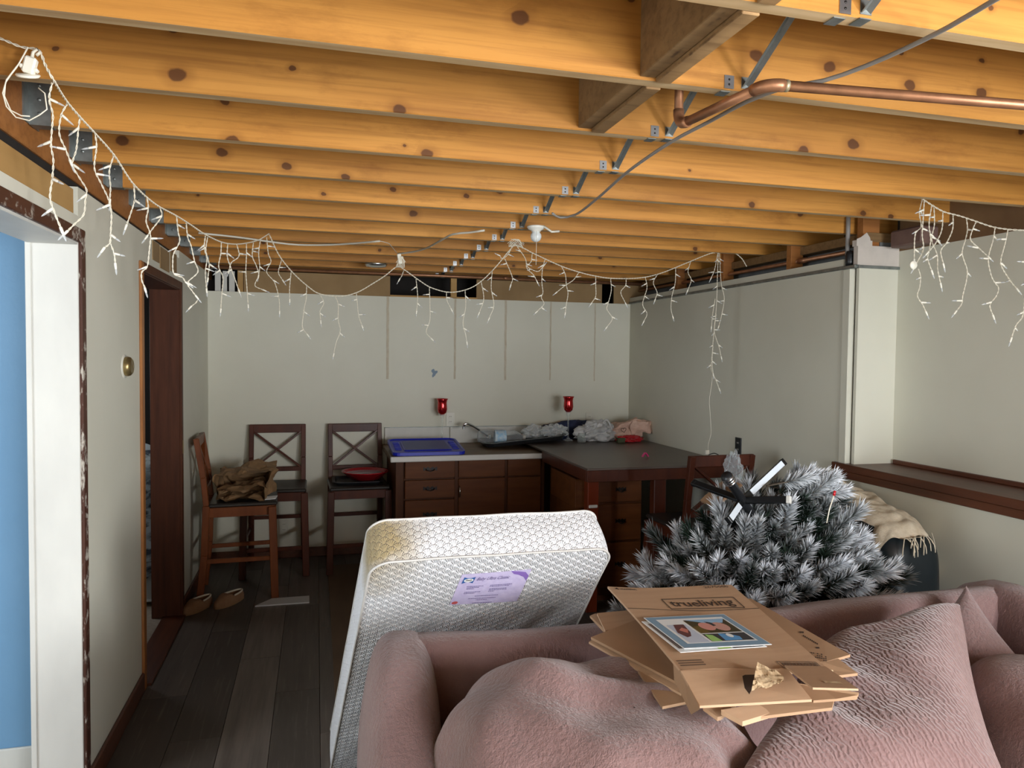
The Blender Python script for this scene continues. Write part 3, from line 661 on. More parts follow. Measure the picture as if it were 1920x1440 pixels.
# ------------------------------------------------------------------ stools
def make_chair(name, label, m1, m2, group=None):
    """counter stool with X back; front faces +Y, origin at floor under the back legs' middle"""
    t = thing(name, (0, 0, 0), label, 'chair', group)
    W, D, H, SH = .415, .415, 1.045, .615
    for s in (-1, 1):
        m = MB(); x = s*(W/2-.018)
        pth = [(x*1.02, -.03, 0), (x, 0, .30), (x, .012, SH), (x, -.005, SH+.18), (x, -.045, H)]
        for a, bb in zip(pth[:-1], pth[1:]): m.bar(a, bb, .042 if a[2] < .5 else .034, .040 if a[2] < .5 else .034, up=(1, 0, 0), c=.003)
        m.build('back_leg', m1, t)
        m = MB(); m.bar((s*(W/2+.008), D+.012, 0), (s*(W/2-.004), D-.005, SH-.02), .047, .047, up=(0, 1, 0), c=.003); m.build('front_leg', m2, t)
    m = MB(); m.bar((-W/2+.003, -.040, H-.030), (W/2-.003, -.040, H-.030), .024, .064, up=(0, 0, 1), c=.004); m.build('top_rail', m1, t)
    m = MB(); m.bar((-W/2+.03, .005, SH+.095), (W/2-.03, .005, SH+.095), .020, .034, up=(0, 0, 1), c=.003); m.build('lower_rail', m1, t)
    for s in (-1, 1):
        m = MB(); m.bar((s*(W/2-.035), .000-.001*s, SH+.105), (-s*(W/2-.035), -.036-.001*s, H-.055), .014, .028, up=(0, 1, 0), c=.002); m.build('cross_slat', m1, t)
    m = MB(); m.box(-W/2-.008, W/2+.008, .028, D+.028, SH-.012, SH+.014, .008); m.build('seat', MT['seat'], t)
    for (p, q) in (((-W/2+.02, D, SH-.045), (W/2-.02, D, SH-.045)), ((-W/2+.02, .012, SH-.045), (W/2-.02, .012, SH-.045)), ((-W/2+.016, .02, SH-.045), (-W/2+.016, D, SH-.045)), ((W/2-.016, .02, SH-.045), (W/2-.016, D, SH-.045))):
        m = MB(); m.bar(p, q, .020, .062, up=(0, 0, 1), c=.002); m.build('apron', m2, t)
    for (p, q) in (((-W/2, D+.006, .20), (W/2, D+.006, .20)), ((-W/2+.01, -.008, .34), (W/2-.01, -.008, .34)), ((-W/2+.008, 0, .26), (-W/2-.002, D, .26)), ((W/2-.008, 0, .26), (W/2+.002, D, .26))):
        m = MB(); m.bar(p, q, .018, .028, up=(0, 0, 1), c=.002); m.build('stretcher', m1, t)
    return t
GC = 'wooden counter stools with X-shaped backs'
c1 = make_chair('counter_stool', 'wooden X-back stool against left wall holding a brown paper bag', MT['chair_lit'], MT['chair_lit'], GC)
c1.location = (-.695, 5.14, 0); c1.rotation_euler.z = math.radians(-90+3)
c2 = make_chair('counter_stool', 'empty dark X-back stool in the corner behind the paper bag', MT['chair'], MT['chair'], GC)
c2.location = (-.283, 5.815, 0); c2.rotation_euler.z = math.pi
c3 = copy_tree(c2); c3['label'] = 'dark X-back stool holding a red dish beside the cabinet'
c3.location = (.297, 5.81, 0); c3.rotation_euler.z = math.pi+.03
c4 = copy_tree(c2); c4['label'] = 'dark X-back stool between the peninsula and the fallen tree'
c4.location = (2.186, 3.66, 0); c4.rotation_euler.z = .03

# ------------------------------------------------------------------ things on stools and floor
def crumple(fn_pts, amp, sc, seed):
    return [Vector(p)+mnoise.noise_vector(Vector(p)*sc+Vector((seed, 0, 0)))*amp for p in fn_pts]
def crumpled_box(m, loc, ex, ey, ez, hx, hy, hz, n, amp, sc, seed, taper=.0, open_end=False):
    """subdivided sack-like box with creases"""
    ex, ey, ez, L = Vector(ex), Vector(ey), Vector(ez), Vector(loc)
    def pt(a, bb, c):
        q = (1-taper*(a*.5+.5)); p = L+ex*hx*a+ey*hy*bb*q+ez*hz*c*q
        d = mnoise.noise_vector(p*sc+Vector((seed, 0, 0))); d2 = mnoise.noise_vector(p*sc*2.7+Vector((seed, 5, 0)))
        return p+d*amp+d2*amp*.5
    g = lambda t: 2*t-1
    m.smooth = False
    faces = [lambda u, v: pt(g(u), g(v), 1), lambda u, v: pt(g(u), g(1-v), -1), lambda u, v: pt(g(u), 1, g(1-v)), lambda u, v: pt(g(u), -1, g(v)), lambda u, v: pt(-1, g(1-u), g(v))]
    if not open_end: faces.append(lambda u, v: pt(1, g(u), g(v)))
    for fn in faces:
        vs = [fn(i/(n-1), j/(n-1)) for j in range(n) for i in range(n)]
        m.add(vs, [(j*n+i, j*n+i+1, (j+1)*n+i+1, (j+1)*n+i) for j in range(n-1) for i in range(n-1)])
SZ = .630
t = thing('paper_bag', (-.47, 5.14, SZ), 'crumpled brown paper grocery bag lying open on the stool', 'bag')
m = MB(); crumpled_box(m, (-.455, 5.17, SZ+.098), (-.05, -.85, -.16), (.99, -.10, .05), (.03, .2, .97), .165, .165, .080, 16, .045, 6.5, 3, -.10, True)
m.build('sack', MT['kraft'], t)
m = MB(); crumpled_box(m, (-.47, 5.04, SZ+.065), (-.05, -.9, -.1), (.99, -.10, .05), (.03, .2, .97), .10, .15, .030, 14, .038, 8, 8, 0, True)
m.build('folded_lip', MT['kraft'], t)
m = MB(); m.sheet([(-.345, 4.965, SZ+.004), (-.255, 4.985, SZ+.006), (-.245, 5.04, SZ+.016), (-.33, 5.02, SZ+.014)], .004)
tag(m.build('envelope', MT['paper']), 'small white envelope on the stool in front of the paper bag', 'paper')
t = thing('serving_dish', (.35, 5.57, SZ+.022), 'shallow red plastic dish on the stool by the cabinet', 'dish')
m = MB(); m.lathe([(.0001, .004), (.10, .004), (.165, .058), (.178, .062), (.178, .057), (.168, .052), (.108, -.0), (.0001, 0)], (.36, 5.58, SZ+.024), 40); m.build('bowl', MT['red'], t)
m = MB(); m.lathe([(.0001, .0), (.135, .0), (.137, .003), (.0001, .006)], (.35, 5.58, SZ+.065), 28); m.build('clear_lid', MT['clear'], t)
m = MB()
def tray_pts(hx, hy, c, z, cx, cy):
    P = []
    for (sx, sy, a0) in ((1, 1, 0), (-1, 1, 90), (-1, -1, 180), (1, -1, 270)):
        for k in range(5):
            a = math.radians(a0+k*22.5); P.append((cx+sx*(hx-c)+c*math.cos(a), cy+sy*(hy-c)+c*math.sin(a), z))
    return P
def tray(m, cx, cy, z, hx, hy, c, depth, rim, th=.003):
    A = [tray_pts(hx-rim-.012, hy-rim-.012, c*.7, z+th, cx, cy), tray_pts(hx-rim, hy-rim, c*.8, z+depth, cx, cy), tray_pts(hx, hy, c, z+depth, cx, cy), tray_pts(hx, hy, c, z+depth-th*1.5, cx, cy), tray_pts(hx-rim+.002, hy-rim+.002, c*.8, z+depth-th*1.5, cx, cy), tray_pts(hx-rim-.010, hy-rim-.010, c*.7, z, cx, cy)]
    n = len(A[0]); vs = [p for r_ in A for p in r_]
    fs = [(i*n+k, i*n+(k+1) % n, (i+1)*n+(k+1) % n, (i+1)*n+k) for i in range(len(A)-1) for k in range(n)]
    fs += [tuple(range(n)), tuple(range((len(A)-1)*n, len(A)*n))[::-1]]; m.add(vs, fs)
tray(m, .30, 5.60, SZ, .185, .16, .05, .022, .02)
tag(m.build('baking_tray', MT['blackplastic']), 'black tray under the red dish on the stool', 'tray')
# slippers
def slipper(loc, ang, label):
    t = thing('slipper', loc, label, 'slipper', 'tan slippers on the floor'); t.rotation_euler.z = ang; ORG[t.name] = (0, 0, 0)
    def outline(a, k):
        y = math.sin(a)*.125; wd = .046*(1+.16*math.sin(a)); return math.cos(a)*wd*k, y*k
    m = MB(); prof = [(0, .92), (.008, 1.0), (.020, 1.02), (.040, .98), (.058, .86)]
    def f(u, v):
        a = u*2*math.pi; j = v*(len(prof)-1); i = min(int(j), len(prof)-2); fr = j-i
        z = prof[i][0]*(1-fr)+prof[i+1][0]*fr; k = prof[i][1]*(1-fr)+prof[i+1][1]*fr
        x, y = outline(a, k); return (x, y, z*(1-.18*max(0, math.sin(a))))
    m.grid(f, 36, 9, True)
    m.build('upper', MT['tan_suede'], t)
    m = MB()
    def toe(u, v):   # vamp over the front half, closing the toe
        a = math.pi*(.06+.88*u); x, y = outline(a, .86); z = .056*(1-.18*math.sin(a)); yy = .012
        return (x*(1-v*.05), y*(1-v)+yy*v, z*(1-v)+(.066)*v+.014*math.sin(v*math.pi)*math.sin(a))
    m.grid(toe, 20, 8); m.build('vamp', MT['tan_suede'], t)
    m = MB(); m.grid(lambda u, v: (*outline(u*2*math.pi, max(.02, v*.90)), .016), 28, 4, True); m.build('insole', MT['fleece'], t)
    m = MB(); m.tube([(outline(a, .88)[0], outline(a, .88)[1], .058-.002*abs(math.cos(a))) for a in [math.pi*(1.0+k/14) for k in range(15)]], .006, 6); m.build('collar', MT['fleece'], t)
    m = MB(); pp = [outline(2*math.pi*k/32, 1.02) for k in range(32)]; m.prism(pp, 0, .008); m.build('sole', MT['kraft'], t)
    return t
slipper((-.705, 4.82, 0), math.radians(150), 'tan slipper closest to the doorway')
slipper((-.53, 4.89, 0), math.radians(145), 'tan slipper nearer the stool showing its pale insole')
m = MB(); m.sheet([at(478, 1138, Z=.001), at(580, 1131, Z=.001), at(580, 1119, Z=.001), at(510, 1124, Z=.001)], .008)
tag(m.build('plank_offcut', MT['board']), 'white board offcut on the floor by the stool leg', 'board')
m = MB(); m.box(.085, 1.45, 3.35, 5.6, .0005, .004, .001); tag(m.build('floor_mat', MT['mat_brown']), 'plain brown mat on the floor behind the mattress', 'mat')
# side room: striped bedding pile and papers
t = thing('bedding_pile', (-1.35, 5.2, 0), 'blue and white striped bedding heaped beyond the brown doorway', 'bedding')
for k, (x, y, z, a, bb, c) in enumerate(((-1.25, 5.35, .28, .28, .35, .28), (-1.30, 5.45, .62, .25, .30, .20), (-1.22, 5.42, .85, .18, .25, .13))):
    m = MB()
    def f(u, v, x=x, y=y, z=z, a=a, bb=bb, c=c):
        th = u*2*math.pi; ph = (v-.5)*math.pi*.998; p = Vector((x+a*math.cos(th)*math.cos(ph), y+bb*math.sin(th)*math.cos(ph), z+c*math.sin(ph)))
        return p+mnoise.noise_vector(p*6)*.05
    m.grid(f, 40, 24, True); m.build('blanket_fold', MT['bedding'], t)
m = MB(); m.sheet([(-1.25, 4.98, .02), (-.97, 4.93, .03), (-.98, 5.2, .14), (-1.26, 5.22, .13)], .006); tag(m.build('newspaper', MT['paper']), 'white paper on the carpet beyond the brown doorway', 'paper')
m = MB(); m.obox((-1.21, 5.00, .42), (.94, .1, .25), (-.05, .98, 0), (-.25, 0, .95), .012, .03, .5, .003); tag(m.build('leaning_board', MT['brown']), 'dark board leaning beside the striped bedding', 'board')

# ------------------------------------------------------------------ things on the counter and table
t = thing('tote_lid', (.78, 5.36, CT), 'blue plastic storage tote lid lying on the counter', 'lid')
LX, LY = .262, .232; tilt = .105
def lid_pt(u, v, h=0): # u,v in metres from centre
    return Vector((.782+u, 5.372+v*math.cos(tilt), CT+.020+(v+LY)*math.sin(tilt)+h))
def rr(hx, hy, c):
    return [(q[0], q[1]) for q in tray_pts(hx, hy, c, 0, 0, 0)]
m = MB(); rings = [(LX, LY, .05, -.016), (LX, LY, .05, .006), (LX-.014, LY-.014, .045, .008), (LX-.020, LY-.020, .04, .0), (LX-.085, LY-.075, .02, .0), (LX-.090, LY-.080, .02, .006)]
pp = [[lid_pt(x, y, h) for (x, y) in rr(a, bb, c)] for (a, bb, c, h) in rings]; n = len(pp[0])
m.add([p for q in pp for p in q], [(i*n+k, i*n+(k+1) % n, (i+1)*n+(k+1) % n, (i+1)*n+k) for i in range(len(pp)-1) for k in range(n)]+[tuple((len(pp)-1)*n+k for k in range(n))])
lid = m.build('shell', MT['bluelid'], t)
m = MB(); m.sheet([lid_pt(x, y, .0065) for (x, y) in rr(LX-.10, LY-.09, .02)], .001, (0, -math.sin(tilt), math.cos(tilt))); m.build('raised_panel', MT['bluehaze'], t)
for k in range(6):
    for s in (-1, 1):
        m = MB(); y = -.11+k*.044; m.bar(lid_pt(s*(LX-.075), y, .003), lid_pt(s*(LX-.03), y, .003), .012, .006, c=.002); m.build('rib', MT['bluelid'], t)
m = MB(); tray(m, 1.585, 5.60, 0, .34, .175, .08, .035, .02)
m.v = [(p[0], p[1], p[2]+.909+(p[0]-1.6)*.09) for p in m.v]   # rests on the counter at one end and the higher tabletop at the other
tag(m.build('serving_tray', MT['blackplastic']), 'large black oval tray on the counter under the bottle', 'tray')
# water bottle
t = thing('water_bottle', (1.40, 5.60, CT+.03), 'clear plastic water bottle with blue label lying on black tray', 'bottle')
bx = Vector((.99, -.09, -.02)).normalized(); by = Vector((.09, .99, 0)).normalized(); bz = bx.cross(by)
O = Vector((1.29, 5.615, .950))
pr = [(.0001, -.06), (.03, -.06), (.046, -.052), (.052, -.03)]
for k in range(30): pr.append((.052+.0025*math.sin(k*1.55), -.025+k*.0088))
pr += [(.045, .255), (.03, .285), (.016, .30), (.015, .315), (.0001, .316)]
m = MB(); m.lathe(pr, O, 28, by, bz, bx); m.build('body', MT['clear'], t)
m = MB(); m.lathe([(.054, .075), (.0545, .085), (.0545, .155), (.054, .165)], O, 28, by, bz, bx); m.build('label', MT['label'], t)
m = MB(); m.lathe([(.0165, .305), (.017, .31), (.017, .325), (.0001, .326)], O, 16, by, bz, bx); m.build('cap', MT['white'], t)
def scrunch(name, mt, loc, rad, amp, sc, seed, label, cat, sub=None, flat=.0):
    m = MB(); L = Vector(loc)
    def f(u, v):
        th = u*2*math.pi; ph = (v-.5)*math.pi*.996
        d = Vector((math.cos(th)*math.cos(ph), math.sin(th)*math.cos(ph), math.sin(ph)))
        k = 1+amp*mnoise.noise(d*sc+Vector((seed, 0, 0)))+amp*.6*abs(mnoise.noise(d*sc*2.3+Vector((0, seed, 0))))
        p = Vector((d.x*rad[0], d.y*rad[1], d.z*rad[2]))*k; p.z = max(p.z, -rad[2]*.8); return L+p
    m.grid(f, 44, 26, True); m.sm = [False]*len(m.sm)
    o = m.build(name, mt); 
    if label: tag(o, label, cat)
    return o
scrunch('plastic_wrapper', MT['film'], (1.70, 5.66, .972), (.085, .06, .05), .45, 2.6, 2, 'crinkled clear wrapper behind the bottle on the black tray', 'wrapper')
m = MB(); m.box(1.72, 1.99, 5.80, 5.84, PT, PT+.105, .004); tag(m.build('printed_box', MT['greydark']), 'dark printed carton leaning behind the tray at the backsplash', 'box')
scrunch('navy_cloth', MT['navy'], (2.11, 5.76, PT+.06), (.30, .075, .085), .25, 3.0, 9, 'navy cloth heap against the back wall behind the bags', 'cloth')
scrunch('grey_wrapper', MT['film'], (1.86, 5.60, .985), (.10, .08, .05), .5, 2.8, 5, 'grey crumpled plastic between the tray and right candle holder', 'wrapper')
scrunch('plastic_bag', MT['bagwhite'], (2.20, 5.55, PT+.072), (.155, .10, .085), .42, 2.4, 11, 'white translucent plastic bag crumpled on the peninsula', 'bag')
m = MB(); m.smooth = True; m.tube(crom([(2.23, 5.52, PT+.12), (2.26, 5.50, PT+.175), (2.285, 5.49, PT+.16), (2.31, 5.48, PT+.10)], .01), [.012]*3+[.008]*40 if False else .009, 6); bagloop = m
o = bagloop.build('bag_handle', MT['bagwhite'], bpy.data.objects['plastic_bag'])
t = thing('paper_gift_bag', (2.50, 5.52, PT), 'pale pink paper bag with printed hearts in the back corner', 'bag')
m = MB(); crumpled_box(m, (2.475, 5.56, PT+.085), (.85, -.3, .2), (.3, .9, 0), (-.25, 0, .95), .125, .07, .065, 12, .030, 8, 21); m.build('sack', MT['bagpink'], t)
def heart(c, s, ex, ez, nrm):
    P = []
    for k in range(24):
        a = 2*math.pi*k/24; hx = 16*math.sin(a)**3; hz = 13*math.cos(a)-5*math.cos(2*a)-2*math.cos(3*a)-math.cos(4*a)
        P.append(Vector(c)+Vector(ex)*(hx/17*s)+Vector(ez)*(hz/17*s))
    m = MB(); m.tube(P, .0022, 5, closed=True); return m
heart((2.405, 5.462, PT+.095), .022, (.95, -.2, .2), (-.2, .1, .95), (0, -1, 0)).build('heart_print', MT['ink'], t)
m = MB(); crumpled_box(m, (2.57, 5.47, PT+.12), (.8, -.5, .1), (.5, .8, 0), (0, 0, 1), .07, .05, .045, 8, .03, 10, 4); m.build('torn_flap', MT['bagpink'], t)
scrunch('ribbon_bow', MT['red'], (2.44, 5.42, PT+.026), (.10, .04, .028), .5, 3.2, 14, 'bright red ribbon scrap in front of the pink bag', 'ribbon')
m = MB(); crumpled_box(m, (2.35, 5.40, PT+.022), (1, 0, 0), (0, 1, 0), (0, 0, 1), .03, .025, .018, 6, .008, 14, 2); tag(m.build('green_scrap', mat('olive_scrap', (.05, .06, .02), .7)), 'small dark green scrap beside the red ribbon', 'scrap')
def candle(x, y, zb, hc, hs, label):
    t = thing('candle_holder', (x, y, zb), label, 'candle holder', 'red glass candle holders'); 
    k = hc; st = [(.0001, .004), (.040, .004), (.042, 0), (.040, .008), (.018, .014), (.0065, .03), (.0050, hs*.5), (.0065, hs*.85), (.013, hs-.02), (.016, hs), (.0001, hs)]
    m = MB(); m.lathe(st, (x, y, zb), 24); m.build('stem', MT['glass'], t)
    pr = [(.0001, 0), (.018, .002), (.034, .018), (.040, .045), (.038, .075), (.036, .095), (.040, .115), (.048, .128), (.0465, .128), (.038, .113), (.034, .095), (.036, .07), (.037, .045), (.030, .02), (.0001, .008)]
    m = MB(); m.lathe(pr, (x, y, zb+hs+.004), 32); m.build('cup', MT['redglass'], t)
    m = MB(); m.lathe([(.015, -.004), (.019, 0), (.019, .004), (.0001, .004)], (x, y, zb+hs), 20); m.build('collar', mat('frosted_collar', (.6, .55, .55), .3) if 'frosted_collar' not in bpy.data.materials else bpy.data.materials['frosted_collar'], t)
candle(.975, 5.78, CT, .13, .238, 'red glass candle holder on clear stem behind the blue lid')
candle(1.985, 5.62, PT, .13, .228, 'red glass candle holder on clear stem beside the plastic bags')
t = thing('jelly_jar', (2.06, 5.50, PT), 'small clear glass jar at the edge of the peninsula', 'jar')
m = MB(); m.lathe([(.0001, .004), (.030, .004), (.034, .0), (.036, .01), (.036, .055), (.030, .065), (.030, .075), (.027, .075), (.027, .064), (.032, .054), (.032, .012), (.0001, .010)], (2.06, 5.50, PT), 24); m.build('glass', MT['glass'], t)
t = thing('hair_clip', (2.17, 4.56, PT), 'tiny pink plastic clip on the peninsula tabletop', 'clip')
for s in (-1, 1):
    m = MB(); m.obox((2.17+s*.012, 4.56, PT+.020), (.8, 0, s*.6), (0, 1, 0), (-s*.6, 0, .8), .004, .012, .018, .003); m.build('jaw', MT['pink'], t)
# ------------------------------------------------------------------ text helper
def text_mesh(txt, bold=0.0, shear=0.0):
    cu = bpy.data.curves.new('lettering', 'FONT'); cu.body = txt; cu.size = 1.0; cu.offset = bold; cu.shear = shear; cu.resolution_u = 2
    ob = bpy.data.objects.new('lettering', cu); COL.objects.link(ob)
    dg = bpy.context.evaluated_depsgraph_get(); me = bpy.data.meshes.new_from_object(ob.evaluated_get(dg))
    vs = [tuple(v.co) for v in me.vertices]; fs = [tuple(p.vertices) for p in me.polygons]
    bpy.data.objects.remove(ob); bpy.data.curves.remove(cu); bpy.data.meshes.remove(me)
    if vs:
        a = np.array(vs); lo = a.min(0); hi = a.max(0); vs = [((x-lo[0])/(hi[0]-lo[0]), (y-lo[1])/(hi[1]-lo[1])) for x, y, z in vs]
    return vs, fs
def put_text(txt, fn, u0, u1, v0, v1, bold=0.0, shear=0.0, m=None):
    """lettering stretched over fn(u, v) between the given bounds"""
    vs, fs = text_mesh(txt, bold, shear); m = m or MB()
    m.add([fn(u0+(u1-u0)*x, v0+(v1-v0)*y) for x, y in vs], fs); return m
def put_poly(fn, pts, m=None):
    m = m or MB(); m.add([fn(u, v) for u, v in pts], (tuple(range(len(pts))),)); return m
def ell(cu, cv, ru, rv, n=20): return [(cu+ru*math.cos(2*math.pi*k/n), cv+rv*math.sin(2*math.pi*k/n)) for k in range(n)]

# ------------------------------------------------------------------ mattress
def quilt(stain_at, bd, nm):
    t = NT(nm); uv = t.n('UVMap'); sep = t.n('SeparateXYZ'); t.l(uv.outputs[0], sep.inputs[0])
    Wc = .040; u = t.math('DIVIDE', sep.outputs[0], Wc); v = t.math('DIVIDE', sep.outputs[1], Wc*.25*1.25)
    r = t.math('FLOOR', v); fv = t.math('SUBTRACT', v, r); odd = t.math('MULTIPLY', t.math('FLOORED_MODULO', r, 2.0), .5)
    ua = t.math('SUBTRACT', t.math('FRACT', t.math('ADD', u, odd)), .5)
    ub = t.math('SUBTRACT', t.math('FRACT', t.math('ADD', t.math('ADD', u, odd), .5)), .5)
    da = t.math('MULTIPLY', fv, .25); db = t.math('MULTIPLY', t.math('ADD', fv, 1.0), .25)
    def rad(a, d): return t.math('SQRT', t.math('ADD', t.math('MULTIPLY', a, a), t.math('MULTIPLY', d, d)))
    ra, rb = rad(ua, da), rad(ub, db)
    inb = t.math('LESS_THAN', rb, .5)
    mixf = lambda a, c: t.math('ADD', t.math('MULTIPLY', inb, c), t.math('MULTIPLY', t.math('SUBTRACT', 1.0, inb), a))
    R_ = mixf(ra, rb); A_ = mixf(t.math('ARCTAN2', ua, t.math('ADD', da, .02)), t.math('ARCTAN2', ub, t.math('ADD', db, .02)))
    ribs = t.math('MULTIPLY', t.math('SINE', t.math('MULTIPLY', A_, 17.0)), t.ramp(R_, .10, .35))
    edge = t.ramp(R_, .50, .44)
    h = t.math('MULTIPLY', t.math('MULTIPLY_ADD', ribs, .35, .65), edge)
    tc = t.n('TexCoord')
    d = t.n('VectorMath', operation='DISTANCE'); t.l(tc.outputs['Object'], d.inputs[0]); d.inputs[1].default_value = stain_at
    st = t.math('ADD', d.outputs['Value'], t.math('MULTIPLY', t.math('SUBTRACT', t.noise((9, 9, 9)), .5), .16))
    t.col(t.mix(t.ramp(st, .17, .06), (.87, .87, .89), (.44, .34, .18)))
    t.b.inputs['Roughness'].default_value = .55; t.b.inputs['Sheen Weight'].default_value = .2
    t.bump(h, 1.0, bd); return t.m
MT['piping'] = mat('grey_piping', (.55, .53, .50), .6)
MW, ML, MTH = .725, 1.30, .150
lean = math.radians(37.0)
top = Vector((.512, 2.045, 1.005)); ux = Vector((.9995, -.015, 0)).normalized()
dn = Vector((-.076, math.sin(lean), -math.cos(lean))).normalized()   # soft mattress: slightly skewed
nb = ux.cross(dn); nb = nb if nb.y > 0 else -nb      # pointing to the back of the mattress
mbase = top+dn*ML; mbase = Vector((mbase.x, mbase.y, 0))
sta = tuple(top+ux*(-MW/2+.02)+nb*.09+dn*.02-mbase); MT['quilt'] = quilt(sta, .013, 'quilted_white_ticking'); MT['quilt_band'] = quilt(sta, .0035, 'quilted_white_border')
t = thing('crib_mattress', tuple(mbase), 'white quilted crib mattress leaning on the back of the sofa', 'mattress')
def outline(n=160, inset=0.0, rc=.062):
    P = []; hw, hl = MW/2-inset, ML/2-inset
    for (sx, sy, a0) in ((1, -1, -90), (1, 1, 0), (-1, 1, 90), (-1, -1, 180)):
        for k in range(n//4):
            a = math.radians(a0+90*k/(n//4-1)); P.append((sx*(hw-rc)+rc*math.cos(a), sy*(hl-rc)+rc*math.sin(a)))
    Q = []; tot = []
    for i in range(len(P)):   # resample evenly
        a, b2 = Vector(P[i]), Vector(P[(i+1) % len(P)]); k = max(1, int((b2-a).length/.02))
        for j in range(k): Q.append(tuple(a.lerp(b2, j/k)))
    return Q
OUT = outline(); NO = len(OUT)
def mp(u, v, wv):   # u across, v along (0 at centre, + down), wv thickness
    p = top+ux*u+dn*(v+ML/2)+nb*wv
    d = mnoise.noise(Vector((u*5, v*5, wv*6)))*.006
    return p+nb*d
class UVMB(MB):
    def __init__(s): super().__init__(); s.uvs = []
def mattress_shell(side):
    vs, fs, uv = [], [], []
    if side == 'band':
        per = [0]
        for i in range(NO): per.append(per[-1]+(Vector(OUT[i])-Vector(OUT[(i+1) % NO])).length)
        nb_ = 7
        for j in range(nb_):
            w_ = MTH*j/(nb_-1); bul = .006*math.sin(math.pi*j/(nb_-1))
            for i in range(NO+1):
                u, v = OUT[i % NO]; L = math.hypot(u, v); wr = .0035*mnoise.noise(Vector((per[i]*30, w_*12, 0)))
                vs.append(mp(u*(1+(bul+wr)/L), v*(1+(bul+wr)/L), w_)); uv.append((per[i], w_))
        for j in range(nb_-1):
            for i in range(NO): fs.append((j*(NO+1)+i, j*(NO+1)+i+1, (j+1)*(NO+1)+i+1, (j+1)*(NO+1)+i))
    else:
        w0 = 0 if side == 'front' else MTH; sg = -1 if side == 'front' else 1; NR = 26
        for j in range(NR):
            s_ = j/(NR-1); puff = .016*(1-s_**5)
            for i in range(NO):
                u, v = OUT[i]; uu, vv = u*s_, v*s_
                sag = .014*math.exp(-((vv+.08)/.10)**2)*(.4+.6*math.sin(uu*9+1)**2)
                rip = .006*mnoise.noise(Vector((uu*11+vv*7, vv*4, 3)))*(1-s_**4)*(1.6 if vv > -.38 else .5)
                vs.append(mp(uu, vv, w0+sg*(puff-sag*(1-s_**3))+rip)); uv.append((uu+2, -vv+2))
        for j in range(NR-1):
            for i in range(NO):
                i2 = (i+1) % NO; fs.append((j*NO+i, j*NO+i2, (j+1)*NO+i2, (j+1)*NO+i))
    return vs, fs, uv
for side, nm in (('front', 'front_panel'), ('back', 'back_panel'), ('band', 'side_band')):
    vs, fs, uv = mattress_shell(side); m = MB(); m.smooth = True; m.add(vs, fs); o = m.build(nm, MT['quilt_band' if side == 'band' else 'quilt'], t)
    ul = o.data.uv_layers.new(name='UVMap')
    for lp in o.data.loops: ul.data[lp.index].uv = uv[lp.vertex_index]
    # object coordinates measured from the mattress base (used for the corner stain)
for w_ in (0, MTH):
    m = MB(); m.tube([mp(u, v, w_) for u, v in OUT], .0038, 6, closed=True); m.build('piping', MT['piping'], t)
# printed label
LBU0, LBU1, LBV0, LBV1 = -.092, .118, -.575, -.432
def lf(a, c, h=.0):   # a 0..1 across, c 0..1 up ; label sits slightly askew
    u = LBU0+(LBU1-LBU0)*a-.012*(1-c)+.0*c; v = LBV1+(LBV0-LBV1)*c-.006*a
    sag = .014*math.exp(-((v+.08)/.10)**2)*(.4+.6*math.sin(u*9+1)**2)
    s5 = max(abs(u)/(MW/2), abs(v)/(ML/2))
    rip = .006*mnoise.noise(Vector((u*11+v*7, v*4, 3)))*(1-s5**4)*(1.6 if v > -.38 else .5)
    return mp(u, v, -(.016*(1-s5**5)-sag)+rip-.0012-h)
def lblmat():
    tt = NT('lilac_label'); uvn = tt.noise((60, 60, 60), detail=3)
    tt.col(tt.mix(tt.ramp(uvn, .3, .7), (.50, .44, .66), (.60, .54, .74))); tt.b.inputs['Roughness'].default_value = .45; return tt.m
m = MB(); m.grid(lambda a, c: lf(a, c), 24, 16); lb = m.build('printed_label', lblmat(), t); lb['label'] = 'lilac printed label with logo and script lettering'
bluem = mat('logo_blue', (.03, .11, .34), .5); h1, h2, h3 = .0006, .0012, .0018
m = MB(); put_poly(lambda a, c: lf(a, c, h1), [(.045, .70), (.09, .735), (.14, .74), (.205, .70), (.215, .90), (.17, .875), (.10, .875), (.05, .91)], m); m.build('logo', bluem, lb)
m = MB(); put_poly(lambda a, c: lf(a, c, h2), ell(.130, .805, .068, .058), m); m.build('logo_oval', MT['paper'], lb)
put_text('Sealy', lambda a, c: lf(a, c, h3), .082, .180, .770, .850, .012, .25).build('lettering', MT['ink'], lb)
purple = mat('purple_ink', (.10, .07, .22), .6)
put_text('Baby Ultra Classic', lambda a, c: lf(a, c, h1), .245, .72, .745, .875, .0, .45).build('lettering', purple, lb)
m = MB()
for (a0, a1, c0) in ((.14, .38, .585), (.15, .33, .545), (.15, .26, .505), (.14, .38, .40), (.14, .30, .36), (.48, .80, .585), (.48, .76, .545), (.49, .74, .47), (.49, .75, .43), (.49, .58, .39), (.32, .66, .255), (.24, .64, .175), (.36, .52, .125), (.33, .62, .02)):
    k = a0
    while k < a1:
        wd = random.uniform(.012, .035); put_poly(lambda a, c: lf(a, c, h1), [(k, c0), (min(k+wd, a1), c0), (min(k+wd, a1), c0+.018), (k, c0+.018)], m); k += wd+.006
m.build('fine_print', purple, lb)
m = MB(); put_poly(lambda a, c: lf(a, c, h1), [(.70, 1.0), (.76, .90), (.84, .86), (.93, .78), (.99, .66), (1.0, .80), (.93, .93), (.82, .97)], m); m.build('ribbon_print', mat('violet_print', (.22, .13, .42), .5), lb)
m = MB(); put_poly(lambda a, c: lf(a, c, h1), ell(.065, .075, .045, .05), m); m.build('seal_print', mat('seal_red', (.55, .10, .10), .5), lb)

